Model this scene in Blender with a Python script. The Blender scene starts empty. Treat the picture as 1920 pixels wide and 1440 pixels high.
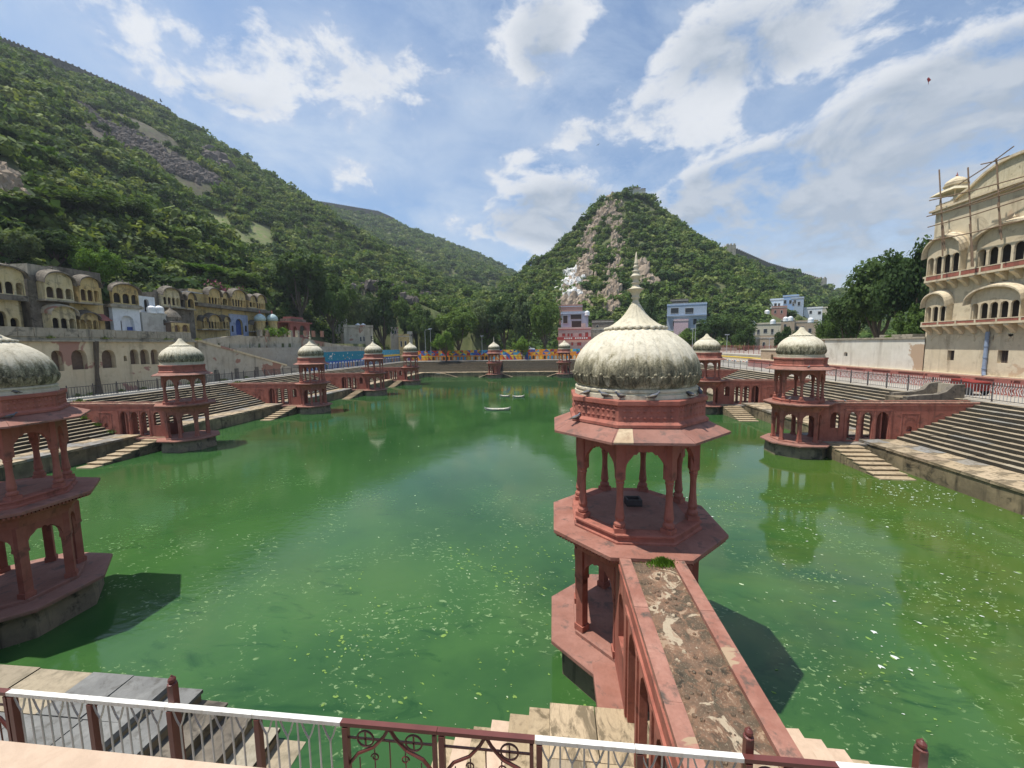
import bpy, math, random
import numpy as np
from mathutils import Vector, Matrix, noise
R = math.radians
S = bpy.context.scene
COL = S.collection
random.seed(7); rng = np.random.default_rng(7)

# ------------------------------------------------------------------ camera
FPX, PITCH, ROLL, YAW = 738.9, 0.0986, -0.0153, -0.1053
CAM = Vector((-1.95, -9.77, 8.086))
_c, _s = math.cos(YAW), math.sin(YAW)
_fx = Vector((_s, _c, 0)); _r = Vector((_c, -_s, 0)); _u = Vector((0, 0, 1))
FW = _fx*math.cos(PITCH) - _u*math.sin(PITCH); UP = _u*math.cos(PITCH) + _fx*math.sin(PITCH)
R2 = _r*math.cos(ROLL) + UP*math.sin(ROLL); U2 = -_r*math.sin(ROLL) + UP*math.cos(ROLL)
cd = bpy.data.cameras.new('camera'); cam = bpy.data.objects.new('camera', cd); COL.objects.link(cam)
cd.sensor_width = 36; cd.lens = FPX/1920*36; cd.clip_start = 0.05; cd.clip_end = 12000
m = Matrix.Identity(4)
for i in range(3): m[i][0], m[i][1], m[i][2], m[i][3] = R2[i], U2[i], -FW[i], CAM[i]
cam.matrix_world = m; S.camera = cam

def ray(u, v): return FW + R2*((u-960)/FPX) - U2*((v-720)/FPX)
def at_z(u, v, z): r = ray(u, v); return CAM + r*((z-CAM.z)/r.z)
def at_x(u, v, x): r = ray(u, v); return CAM + r*((x-CAM.x)/r.x)
def at_y(u, v, y): r = ray(u, v); return CAM + r*((y-CAM.y)/r.y)
def at_d(u, v, d): r = ray(u, v); return CAM + r*(d/math.hypot(r.x, r.y))

# ------------------------------------------------------------------ light
SUN_DIR = Vector((-2.15, -0.55, 6.1)).normalized()          # towards the sun
EL = math.asin(SUN_DIR.z)
sd = bpy.data.lights.new('sun', 'SUN'); sun = bpy.data.objects.new('sun', sd); COL.objects.link(sun)
sd.energy = 4.7; sd.angle = R(0.53); sd.color = (1.0, 0.95, 0.86)
sun.rotation_euler = SUN_DIR.to_track_quat('Z', 'Y').to_euler()
S.view_settings.view_transform = 'Standard'; S.view_settings.look = 'None'
S.view_settings.gamma = 1; S.view_settings.use_curve_mapping = False
S.view_settings.exposure = 0.36
S.render.engine = 'CYCLES'

w = bpy.data.worlds.new('World'); S.world = w; w.use_nodes = True
T = w.node_tree; T.nodes.clear()
class NG:
    """small helper for node trees"""
    def __init__(s, t): s.t = t
    def n(s, ty, **k):
        nd = s.t.nodes.new(ty)
        for a, b in k.items():
            if a == 'inp':
                for i, val in b.items():
                    if isinstance(val, bpy.types.NodeSocket): s.t.links.new(val, nd.inputs[i])
                    else: nd.inputs[i].default_value = val
            else: setattr(nd, a, b)
        return nd
    def math(s, op, a, b=0.0, c=None, clamp=False):
        i = {0: a, 1: b}
        if c is not None: i[2] = c
        return s.n('ShaderNodeMath', operation=op, use_clamp=clamp, inp=i).outputs[0]
    def vm(s, op, a, b=(0, 0, 0)):
        nd = s.n('ShaderNodeVectorMath', operation=op, inp={0: a, 1: b})
        return nd.outputs['Value'] if op in ('DOT_PRODUCT', 'LENGTH', 'DISTANCE') else nd.outputs[0]
    def ramp(s, f, stops, interp='LINEAR'):
        nd = s.n('ShaderNodeValToRGB', inp={0: f}); cr = nd.color_ramp; cr.interpolation = interp
        while len(cr.elements) > 1: cr.elements.remove(cr.elements[-1])
        cr.elements[0].position = stops[0][0]; cr.elements[0].color = col4(stops[0][1])
        for p_, c_ in stops[1:]:
            e = cr.elements.new(p_); e.color = col4(c_)
        return nd.outputs[0]
    def noise(s, vec, scale, detail=4, rough=.5, dist=0.0, out=0):
        return s.n('ShaderNodeTexNoise', inp={'Vector': vec, 'Scale': scale, 'Detail': detail, 'Roughness': rough, 'Distortion': dist}).outputs[out]
    def mix(s, f, a, b, bt='MIX'):
        nd = s.n('ShaderNodeMix', data_type='RGBA', blend_type=bt, clamp_factor=True)
        for sock, val in ((nd.inputs[0], f), (nd.inputs[6], a), (nd.inputs[7], b)):
            if isinstance(val, bpy.types.NodeSocket): s.t.links.new(val, sock)
            else: sock.default_value = col4(val) if isinstance(val, (tuple, list)) else val
        return nd.outputs[2]
    def mapr(s, f, a, b, c=0., d=1., smooth=False):
        nd = s.n('ShaderNodeMapRange', interpolation_type='SMOOTHSTEP' if smooth else 'LINEAR', inp={0: f, 1: a, 2: b, 3: c, 4: d}); return nd.outputs[0]
def col4(c):
    if isinstance(c, (int, float)): return (c, c, c, 1)
    return tuple(c) if len(c) == 4 else (*c, 1)

g = NG(T)
sky = g.n('ShaderNodeTexSky', sky_type='NISHITA', sun_disc=False, sun_elevation=EL, sun_rotation=math.atan2(SUN_DIR.x, SUN_DIR.y), altitude=300, air_density=1.0, dust_density=0.8, ozone_density=1.6)
D = g.n('ShaderNodeTexCoord').outputs['Generated']
D = g.vm('NORMALIZE', D)
sep = g.n('ShaderNodeSeparateXYZ', inp={0: D})
zc = g.math('MAXIMUM', sep.outputs[2], 0.02)
den = g.math('ADD', zc, 0.22)
plane = g.n('ShaderNodeCombineXYZ', inp={0: g.math('DIVIDE', sep.outputs[0], den), 1: g.math('DIVIDE', sep.outputs[1], den), 2: 0.0}).outputs[0]
wis = g.noise(plane, 1.0, 8, .60, 1.0)              # high thin veils
wis2 = g.noise(plane, 3.4, 8, .66, .5)              # broken edges
base = g.math('ADD', g.math('MULTIPLY', wis2, .42), g.math('MULTIPLY', wis, .58))
veil = g.mapr(base, .36, .64, 0, .66, True)
# cloud banks standing in given directions (u, v of the photograph only name the direction)
blobs = [(1025, 40, .085, .085, 1.25), (1010, 115, .06, .07, .8), (1400, 45, .19, .08, .95), (1330, 105, .11, .06, .75), (1560, 30, .18, .06, .6), (1470, 130, .12, .045, .55),
         (1035, 375, .13, .065, 1.5), (960, 425, .20, .05, 1.15), (1110, 410, .13, .06, 1.1),
         (1850, 135, .14, .055, 1.35), (1900, 230, .22, .09, 1.8), (1760, 265, .20, .08, 1.7), (1620, 340, .24, .08, 1.5), (1440, 325, .13, .035, .9), (1340, 340, .10, .04, .7), (1420, 420, .26, .09, 1.25), (1800, 420, .32, .13, 1.3), (1560, 450, .28, .09, 1.3), (1700, 380, .22, .1, 1.0), (1300, 470, .2, .07, 1.0),
         (420, 188, .12, .032, .85), (1080, 250, .07, .035, .85), (1200, 238, .11, .035, .8), (1190, 190, .08, .03, .5), (680, 190, .20, .08, .5), (480, 70, .26, .07, .5),
         (180, 60, .22, .05, .4), (760, 110, .18, .07, .55), (620, 330, .2, .045, .55), (1290, 270, .12, .03, .6), (915, 325, .05, .022, .6), (980, 300, .05, .02, .5), (1150, 500, .6, .05, .6)]
nveil = len(blobs)
blobs += [(330, 120, .42, .15, .8), (700, 130, .26, .12, .7), (640, 310, .28, .06, .7), (1620, 470, .45, .10, 1.2), (1350, 190, .25, .08, .55), (1020, 250, .28, .05, .6), (850, 470, .26, .06, .9), (1650, 60, .3, .1, .5)]
tot = None
for bi, (u, v, rx, ry, amp) in enumerate(blobs):
    d = ray(u, v).normalized()
    right = d.cross(Vector((0, 0, 1))).normalized(); up = right.cross(d).normalized()
    a = g.math('MULTIPLY', g.vm('DOT_PRODUCT', D, tuple(right)), 1/rx)
    b = g.math('MULTIPLY', g.vm('DOT_PRODUCT', D, tuple(up)), 1/ry)
    r2 = g.math('ADD', g.math('MULTIPLY', a, a), g.math('MULTIPLY', b, b))
    front = g.math('GREATER_THAN', g.vm('DOT_PRODUCT', D, tuple(d)), 0.0)
    e = g.math('MULTIPLY', g.math('MULTIPLY', g.math('EXPONENT', g.math('MULTIPLY', r2, -1.0)), amp), front)
    if bi == nveil: totC, tot = tot, None
    tot = e if tot is None else g.math('ADD', tot, e)
totV, tot = tot, totC
totU = tot
tot = g.math('MINIMUM', tot, 1.0)
Ds = g.n('ShaderNodeMapping', inp={'Vector': D, 'Scale': (1, 1, 1.7)}).outputs[0]
cn = g.noise(Ds, 6.5, 10, .60, .35)
cn2 = g.noise(Ds, 19, 8, .62, .25)
tex = g.math('ADD', g.math('MULTIPLY', g.math('SUBTRACT', cn, .5), 3.6), g.math('MULTIPLY', g.math('SUBTRACT', cn2, .5), 1.5))
dens = g.math('ADD', tot, g.math('MULTIPLY', tex, g.mapr(tot, .0, .45, .12, .85)))
puff = g.mapr(dens, .34, 1.18, 0, .95, True)
Dup = g.vm('ADD', Ds, (0, 0, .05))
cnU = g.noise(Dup, 6.5, 6, .58, .35)
shade = g.mapr(g.math('SUBTRACT', cnU, cn), -.08, .12, 0, 1)
thick = g.mapr(g.math('ADD', totU, g.math('MULTIPLY', tex, .35)), .75, 1.9, 0, 1, True)
gr = g.math('MULTIPLY', thick, g.math('ADD', g.math('MULTIPLY', shade, .45), .65), clamp=True)
ccol = g.mix(gr, (0.93, 0.95, 0.98), (0.47, 0.54, 0.63))
ccol = g.mix(g.mapr(puff, .1, .8), (0.69, 0.80, 0.94), ccol)
vl = g.math('MULTIPLY', totV, g.mapr(base, .34, .60, .25, .95, True), clamp=True)
veil = g.math('MAXIMUM', veil, g.math('MULTIPLY', vl, .72))
mask = g.math('MAXIMUM', veil, puff)
horiz = g.mapr(sep.outputs[2], 0.0, .40, .60, 0.0, True)
mask = g.math('MAXIMUM', mask, horiz)
b1 = g.n('ShaderNodeBackground', inp={0: g.mix(1.0, sky.outputs[0], (0.84, 1.02, 1.12), 'MULTIPLY'), 1: 0.112})
b2 = g.n('ShaderNodeBackground', inp={0: ccol, 1: 0.72})
ms = g.n('ShaderNodeMixShader', inp={0: mask, 1: b1.outputs[0], 2: b2.outputs[0]})
g.n('ShaderNodeOutputWorld', inp={0: ms.outputs[0]})

# ------------------------------------------------------------------ materials
MATS = {}
def mat(name, fn=None, rough=.85, spec=.3, col=None, metallic=0.0, bump=0.0, bscale=20., transl=None):
    if name in MATS: return MATS[name]
    M_ = bpy.data.materials.new(name); M_.use_nodes = True
    t = M_.node_tree; g_ = NG(t); P = t.nodes['Principled BSDF']
    P.inputs['Roughness'].default_value = rough; P.inputs['Specular IOR Level'].default_value = spec; P.inputs['Metallic'].default_value = metallic
    tc = t.nodes.new('ShaderNodeTexCoord').outputs['Object']
    oi = t.nodes.new('ShaderNodeObjectInfo')
    if fn is None:
        c = g_.mix(g_.mapr(g_.noise(tc, 3, 5, .6), .35, .7), tuple(x*.8 for x in col), tuple(min(1, x*1.12) for x in col))
    else: c = fn(g_, tc, oi)
    if isinstance(c, tuple): P.inputs['Base Color'].default_value = col4(c)
    else: t.links.new(c, P.inputs['Base Color'])
    if bump:
        b = g_.n('ShaderNodeBump', inp={'Strength': bump, 'Distance': .02, 'Height': g_.noise(tc, bscale, 6, .65)})
        t.links.new(b.outputs[0], P.inputs['Normal'])
    if transl:
        tr = g_.n('ShaderNodeBsdfTranslucent'); mx = g_.n('ShaderNodeMixShader', inp={0: transl, 1: P.outputs[0], 2: tr.outputs[0]})
        t.links.new(g_.mix(1.0, c, (1.5, 1.5, .7), 'MULTIPLY') if not isinstance(c, tuple) else g_.mix(1., c, (1.5, 1.5, .7), 'MULTIPLY'), tr.inputs[0])
        t.links.new(mx.outputs[0], t.nodes['Material Output'].inputs[0])
    MATS[name] = M_; return M_

def stretch(g_, tc, s): return g_.n('ShaderNodeMapping', inp={'Vector': tc, 'Scale': s}).outputs[0]
def plaster(base, dark, pale=None, sc=1.0, amt=.5, patch=None, pamt=.62, streak=.5):
    """painted plaster with blotches, run-off streaks and fallen patches"""
    def fn(g_, tc, oi):
        n1 = g_.noise(tc, .9*sc, 6, .62, .3); n2 = g_.noise(tc, 6*sc, 5, .6)
        c = g_.mix(g_.mapr(n1, .38, .68), base, pale or tuple(min(1, x*1.25) for x in base))
        c = g_.mix(g_.math('MULTIPLY', g_.mapr(n2, .42, .72), .35), c, tuple(x*.72 for x in base))
        st = g_.noise(stretch(g_, tc, (2.2*sc, 2.2*sc, .22*sc)), 1.6, 6, .65)
        c = g_.mix(g_.math('MULTIPLY', g_.mapr(st, .52, .72), streak), c, dark)
        bl = g_.noise(g_.vm('ADD', tc, (7, 3, 1)), 1.7*sc, 8, .68, .6)
        c = g_.mix(g_.math('MULTIPLY', g_.mapr(bl, .54, .66), amt), c, dark)
        if patch:
            pn = g_.noise(g_.vm('ADD', tc, (31, 13, 5)), .55*sc, 5, .55, .8)
            c = g_.mix(g_.mapr(pn, pamt, pamt+.015), c, patch)
        return c
    return fn
mat('red_plaster', plaster((.30, .098, .070), (.085, .045, .036), (.40, .155, .112), 1.0, .62, streak=.6), rough=.8, bump=.35, bscale=14)
def eave_fn(g_, tc, oi):
    c = plaster((.265, .112, .080), (.095, .07, .06), (.36, .175, .135), 1.5, .85, streak=.1)(g_, tc, oi)
    return g_.mix(g_.mapr(oi.outputs['Random'], 0, 1, 0, .35), c, (.20, .14, .12))
mat('red_slab', eave_fn, rough=.8, bump=.4, bscale=16)
mat('tan_slab', plaster((.42, .31, .20), (.2, .12, .08), (.5, .4, .27), 2, .4), rough=.85, bump=.3)
def dome_fn(lo, hi, amt):
    def fn(g_, tc, oi):
        z = g_.n('ShaderNodeSeparateXYZ', inp={0: tc}).outputs[2]
        tr = g_.n('ShaderNodeCombineXYZ', inp={0: g_.math('MULTIPLY', oi.outputs['Random'], 40)}).outputs[0]
        tc2 = g_.vm('ADD', tc, tr)
        n = g_.noise(stretch(g_, tc2, (3.2, 3.2, .9)), 1.8, 8, .68, .4)
        f = g_.noise(tc2, 28, 4, .7)
        n1 = g_.noise(tc2, 2.4, 5, .6)
        c = g_.mix(g_.mapr(n1, .35, .7), (.52, .47, .36), (.66, .61, .49))
        band = g_.math('MULTIPLY', g_.mapr(z, 7.02, 7.22, 0, 1, True), g_.mapr(z, 7.50, 8.05, 1, 0, True))
        k = g_.math('ADD', g_.math('MULTIPLY', band, amt+.26), g_.math('ADD', g_.math('MULTIPLY', g_.math('SUBTRACT', n, .5), 2.6), g_.math('MULTIPLY', g_.math('SUBTRACT', f, .5), 1.2)))
        c = g_.mix(g_.mapr(k, .22, .75, 0, .78), c, (.19, .165, .085))
        c = g_.mix(g_.mapr(k, .66, 1.15, 0, .92), c, (.045, .043, .030))
        thin = g_.noise(stretch(g_, tc2, (9, 9, .5)), 2.2, 4, .6)
        c = g_.mix(g_.mapr(thin, .50, .72, 0, .5), c, (.27, .24, .165))
        bl = g_.noise(tc2, 5.5, 7, .7, .5)
        return g_.mix(g_.mapr(bl, .52, .70, 0, .55), c, (.24, .215, .15))
    return fn
mat('dome_stone', dome_fn(7, 8, .66), rough=.9, bump=.5, bscale=24)
mat('cap_stone', plaster((.50, .45, .33), (.20, .17, .11), (.60, .55, .43), 2.5, .35), rough=.9, bump=.4)
mat('pier_stone', plaster((.17, .14, .10), (.035, .032, .025), (.27, .215, .145), .8, .95, streak=.9), rough=.9, bump=.8, bscale=7)
def step_fn(g_, tc, oi):
    r = oi.outputs['Random']
    c = g_.ramp(r, [(0, (.30, .245, .17)), (.3, (.38, .315, .22)), (.5, (.25, .21, .155)), (.72, (.42, .35, .24)), (.88, (.24, .235, .21)), (1, (.33, .24, .15))])
    tc2 = g_.vm('ADD', tc, g_.n('ShaderNodeCombineXYZ', inp={0: g_.math('MULTIPLY', r, 53)}).outputs[0])
    n = g_.noise(tc2, 1.6, 8, .66, .5); n2 = g_.noise(tc2, 9, 5, .65)
    c = g_.mix(g_.mapr(n, .5, .68, 0, .72), c, (.10, .09, .06))
    c = g_.mix(g_.mapr(n2, .45, .72, 0, .5), c, (.15, .125, .085))
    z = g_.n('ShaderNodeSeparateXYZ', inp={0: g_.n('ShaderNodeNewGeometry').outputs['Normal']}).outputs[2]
    return g_.mix(g_.mapr(z, .2, .6, .93, 0), c, (.022, .02, .015))      # upright faces go nearly black, treads keep their tone
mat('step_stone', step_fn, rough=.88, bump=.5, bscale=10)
def pave_fn(g_, tc, oi):
    r = oi.outputs['Random']
    c = g_.ramp(r, [(0, (.40, .31, .20)), (.35, (.46, .36, .24)), (.6, (.30, .25, .18)), (.85, (.23, .235, .235)), (1, (.34, .26, .18))])
    n = g_.noise(tc, 1.4, 8, .66, .6)
    c = g_.mix(g_.mapr(n, .46, .56, 0, .85), c, (.12, .095, .06))
    return g_.mix(g_.mapr(g_.noise(tc, 14, 5, .6), .45, .75, 0, .4), c, (.2, .16, .1))
mat('paving_stone', pave_fn, rough=.88, bump=.5, bscale=10)
mat('slate', plaster((.150, .150, .145), (.06, .055, .045), (.22, .22, .21), 1.5, .7, streak=.2), rough=.7, bump=.3)
mat('sand_slab', plaster((.34, .26, .165), (.11, .085, .05), (.44, .35, .23), 1.5, .85), rough=.88, bump=.4)
mat('coping_stone', plaster((.50, .37, .27), (.3, .2, .14), (.58, .44, .33), 1.5, .3, streak=.2), rough=.85, bump=.25)
mat('pool_wall', plaster((.12, .098, .062), (.018, .017, .012), (.33, .26, .155), .5, .95, streak=1.0), rough=.85, bump=.6, bscale=6)
def crust_fn(g_, tc, oi):
    c = plaster((.085, .066, .045), (.028, .026, .02), (.22, .13, .085), 2.6, .85)(g_, tc, oi)
    n = g_.noise(tc, 1.5, 7, .62, 1.2); n2 = g_.noise(g_.vm('ADD', tc, (9, 4, 2)), 4.5, 6, .7, .8); n3 = g_.noise(tc, 38, 3, .6)
    c = g_.mix(g_.math('MULTIPLY', g_.mapr(n, .60, .615), g_.mapr(n2, .30, .42)), c, (.38, .31, .22))
    c = g_.mix(g_.mapr(n2, .605, .625), c, (.36, .29, .20))
    c = g_.mix(g_.mapr(n2, .50, .56, 0, .5), c, (.24, .13, .08))
    return g_.mix(g_.mapr(n3, .58, .68, 0, .7), c, (.30, .25, .18))
mat('roof_crust', crust_fn, rough=.95, bump=1.0, bscale=9)
mat('bridge_edge', plaster((.27, .118, .086), (.095, .075, .062), (.40, .21, .16), 1.9, 1.0, patch=(.36, .26, .17), pamt=.625), rough=.85, bump=.4)
mat('yellow_plaster', plaster((.62, .47, .25), (.28, .2, .12), (.70, .57, .35), .6, .35, streak=.45), rough=.9, bump=.3)
mat('palace_cream', plaster((.58, .49, .345), (.28, .22, .15), (.66, .58, .43), .4, .6, streak=.65, patch=(.50, .38, .26), pamt=.60), rough=.9, bump=.25)
mat('palace_trim', plaster((.58, .48, .33), (.27, .21, .14), (.66, .57, .42), .8, .55, streak=.6), rough=.85)
mat('gable_relief', plaster((.50, .44, .30), (.19, .16, .11), (.58, .52, .38), 1.6, .7), rough=.9, bump=.9, bscale=5)
mat('haveli_yellow', plaster((.52, .37, .155), (.13, .105, .07), (.60, .47, .24), .8, .75, streak=.85), rough=.9, bump=.3)
mat('haveli_pale', plaster((.55, .45, .24), (.15, .13, .09), (.60, .52, .35), .8, .75, streak=.85), rough=.9)
mat('haveli_dark', plaster((.13, .112, .09), (.035, .032, .028), (.25, .215, .17), 1.1, .8, streak=.7), rough=.95, bump=.5)
mat('haveli_blue', plaster((.30, .34, .48), (.14, .15, .2), (.42, .46, .58), .8, .4), rough=.9)
mat('haveli_white', plaster((.66, .68, .70), (.4, .42, .44), (.74, .76, .78), .8, .3), rough=.9)
mat('arcade_plaster', plaster((.60, .48, .31), (.25, .2, .13), (.64, .54, .37), .35, .45, patch=(.36, .20, .15), pamt=.60, streak=.55), rough=.92, bump=.3)
mat('ruin_wall', plaster((.42, .36, .27), (.13, .115, .09), (.54, .48, .38), .3, .7, patch=(.32, .17, .12), pamt=.575, streak=.6), rough=.95, bump=.5)
mat('parapet_stone', plaster((.33, .29, .22), (.08, .075, .06), (.42, .37, .29), .7, .8, streak=.8), rough=.95, bump=.4)
mat('white_wall', plaster((.62, .58, .49), (.30, .26, .2), (.70, .67, .60), .28, .5, patch=(.44, .32, .22), pamt=.555, streak=.6), rough=.92, bump=.3)
mat('red_wall', plaster((.30, .10, .085), (.13, .06, .055), (.38, .15, .12), .5, .3), rough=.85)
mat('white_paint', plaster((.68, .67, .63), (.42, .33, .25), (.78, .77, .74), 4, .5, patch=(.20, .085, .05), pamt=.685), rough=.6)
mat('maroon_paint', col=(.13, .038, .032), rough=.45, spec=.5)
mat('silver_paint', col=(.50, .50, .50), rough=.4, metallic=.3)
mat('iron', col=(.07, .06, .06), rough=.6)
mat('grey_metal', col=(.45, .46, .47), rough=.5)
mat('bamboo', col=(.22, .15, .10), rough=.8)
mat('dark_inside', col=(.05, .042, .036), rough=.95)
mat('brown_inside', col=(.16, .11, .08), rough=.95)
mat('deep_blue', col=(.06, .10, .30), rough=.8)  # blue of the entrance door and the mansion gate
mat('door_wood', col=(.11, .08, .065), rough=.8)
mat('terrace', plaster((.34, .31, .26), (.18, .16, .13), (.42, .39, .34), .3, .5, streak=0), rough=.95, bump=.2)
mat('concrete', plaster((.45, .43, .38), (.22, .2, .17), (.54, .52, .48), .5, .5), rough=.9)
mat('water_tank', col=(.80, .81, .82), rough=.5)
mat('pigeon_grey', col=(.13, .14, .17), rough=.6)
mat('tile_blue', col=(.42, .53, .52), rough=.5)
for nm, c in dict(paint_orange=(.75, .27, .03), paint_yellow=(.80, .55, .06), paint_blue=(.04, .13, .42), paint_sky=(.08, .36, .55), paint_red=(.50, .05, .035), paint_green=(.06, .24, .09),
                  paint_purple=(.17, .08, .24), paint_teal=(.02, .22, .32), paint_cream=(.68, .60, .42), house_blue=(.30, .42, .62), house_pale=(.58, .66, .76), house_grey=(.36, .42, .50), house_pink=(.58, .42, .45),
                  house_cream=(.56, .50, .38), house_tan=(.40, .31, .22), house_lime=(.58, .60, .22), house_brick=(.34, .18, .14), house_white=(.68, .69, .70), temple_red=(.42, .07, .06), temple_pink=(.60, .40, .36),
                  car_white=(.75, .76, .78), rubber=(.03, .03, .03), glass_dark=(.03, .035, .04), cart_red=(.22, .03, .025), kite_red=(.35, .05, .05), pipe_blue=(.25, .31, .42)).items():
    mat(nm, col=c, rough=.8)

def leaf(name, c0, c1, c2, tr=.3):
    def fn(g_, tc, oi):
        c = g_.ramp(oi.outputs['Random'], [(0, c0), (.5, c1), (1, c2)])
        n = g_.noise(tc, 1.3, 3, .6)
        return g_.mix(g_.mapr(n, .3, .7), g_.mix(1., c, (.62, .66, .6), 'MULTIPLY'), g_.mix(1., c, (1.35, 1.28, 1.1), 'MULTIPLY'))
    return mat(name, fn, rough=.75, spec=.15, transl=tr)
leaf('leaf_hill', (.100, .145, .050), (.150, .200, .068), (.205, .245, .092))
leaf('leaf_dark', (.040, .075, .026), (.056, .098, .032), (.075, .122, .040))
leaf('leaf_mid', (.072, .125, .032), (.098, .158, .041), (.125, .19, .052))
leaf('leaf_bright', (.085, .170, .025), (.11, .205, .03), (.13, .22, .04))
leaf('leaf_grey', (.085, .125, .06), (.105, .145, .07), (.13, .17, .085))
mat('petal_pink', col=(.26, .07, .11), rough=.8)
mat('bark', col=(.11, .085, .06), rough=.95, bump=.6, bscale=6)
def rock_fn(c0, c1, c2):
    def fn(g_, tc, oi):
        n = g_.noise(tc, .35, 8, .7, .4); n2 = g_.noise(tc, 2.2, 6, .7)
        c = g_.mix(g_.mapr(n, .35, .68), c0, c1)
        return g_.mix(g_.mapr(n2, .5, .75, 0, .7), c, c2)
    return fn
mat('rock_tan', rock_fn((.28, .215, .155), (.41, .325, .245), (.11, .085, .062)), rough=.95, bump=1., bscale=3)
mat('rock_grey', rock_fn((.105, .088, .076), (.19, .16, .14), (.05, .042, .036)), rough=.95, bump=1., bscale=3)
mat('rock_white', rock_fn((.62, .61, .58), (.70, .69, .67), (.33, .28, .23)), rough=.95, bump=1., bscale=3)
def terrain_fn(g_, tc, oi):
    n = g_.noise(tc, .06, 8, .65, .3); n2 = g_.noise(tc, .7, 6, .7)
    c = g_.mix(g_.mapr(n, .35, .65), (.075, .105, .035), (.12, .115, .055))
    c = g_.mix(g_.mapr(n2, .5, .7, 0, .5), c, (.045, .06, .025))
    at = g_.n('ShaderNodeAttribute', attribute_name='bare').outputs['Fac']
    rk = g_.mix(g_.mapr(g_.noise(tc, .45, 8, .7, .5), .4, .62), (.055, .045, .038), (.115, .092, .076))
    c = g_.mix(g_.math('MULTIPLY', at, g_.mapr(n2, .3, .55)), c, rk)
    at2 = g_.n('ShaderNodeAttribute', attribute_name='meadow').outputs['Fac']
    return g_.mix(at2, c, g_.mix(g_.mapr(n2, .4, .65), (.13, .19, .05), (.24, .20, .12)))
mat('hill_ground', terrain_fn, rough=.95)

def water_mat():
    M_ = bpy.data.materials.new('algae_water'); M_.use_nodes = True; t = M_.node_tree; g_ = NG(t); P = t.nodes['Principled BSDF']
    tc = t.nodes.new('ShaderNodeTexCoord').outputs['Object']
    sx = g_.n('ShaderNodeSeparateXYZ', inp={0: tc})
    n1 = g_.noise(tc, .075, 5, .6, .8); n2 = g_.noise(stretch(g_, tc, (.35, 1.1, 1)), .8, 7, .65, .7)
    c = g_.mix(g_.mapr(n1, .36, .64), (.020, .064, .018), (.038, .102, .028))
    # yellow-green scum gathers along the right and near banks
    rt = g_.math('ADD', g_.mapr(sx.outputs[0], 0, 15, 0, .55), g_.math('MULTIPLY', g_.math('SUBTRACT', n2, .5), .9))
    rt = g_.math('MULTIPLY', rt, g_.mapr(sx.outputs[1], 36, 14, 0, 1))
    c = g_.mix(g_.mapr(rt, .08, .55, 0, .8, True), c, (.062, .108, .016))
    lf = g_.math('MULTIPLY', g_.mapr(sx.outputs[1], 14, 1, 0, 1), g_.mapr(g_.noise(tc, .22, 6, .6, .5), .42, .62))
    c = g_.mix(g_.math('MULTIPLY', lf, .6), c, (.052, .128, .030))
    dk = g_.noise(stretch(g_, tc, (.5, 1.2, 1)), .9, 7, .7, 1.0)
    c = g_.mix(g_.math('MULTIPLY', g_.mapr(dk, .56, .68), g_.math('MULTIPLY', g_.mapr(sx.outputs[1], 12, 0), .7)), c, (.008, .045, .012))
    fl = g_.noise(stretch(g_, tc, (1, 1.6, 1)), 5.0, 5, .65, .6); cl = g_.noise(tc, .35, 5, .6, .4)
    spk = g_.math('MULTIPLY', g_.mapr(fl, .585, .64), g_.mapr(cl, .48, .58))
    spk = g_.math('MULTIPLY', spk, g_.mapr(sx.outputs[1], 18, 6))
    c = g_.mix(g_.math('MULTIPLY', spk, .85), c, (.20, .29, .13))
    t.links.new(c, P.inputs['Base Color'])
    rr = g_.math('ADD', g_.mapr(n2, .4, .65, .02, .10), g_.math('MULTIPLY', spk, .5))
    t.links.new(rr, P.inputs['Roughness']); P.inputs['IOR'].default_value = 1.37; P.inputs['Specular IOR Level'].default_value = .5
    w1 = g_.noise(stretch(g_, tc, (1, 1.7, 1)), 2.6, 4, .6, .4); w2 = g_.noise(tc, .35, 3, .5)
    calm = g_.mapr(g_.noise(tc, .06, 4, .6, .5), .42, .62, .15, 1)
    h = g_.math('MULTIPLY', g_.math('ADD', g_.math('MULTIPLY', w1, .6), w2), calm)
    b = g_.n('ShaderNodeBump', inp={'Strength': .22, 'Distance': .05, 'Height': h}); t.links.new(b.outputs[0], P.inputs['Normal'])
    MATS['algae_water'] = M_
water_mat()

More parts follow.
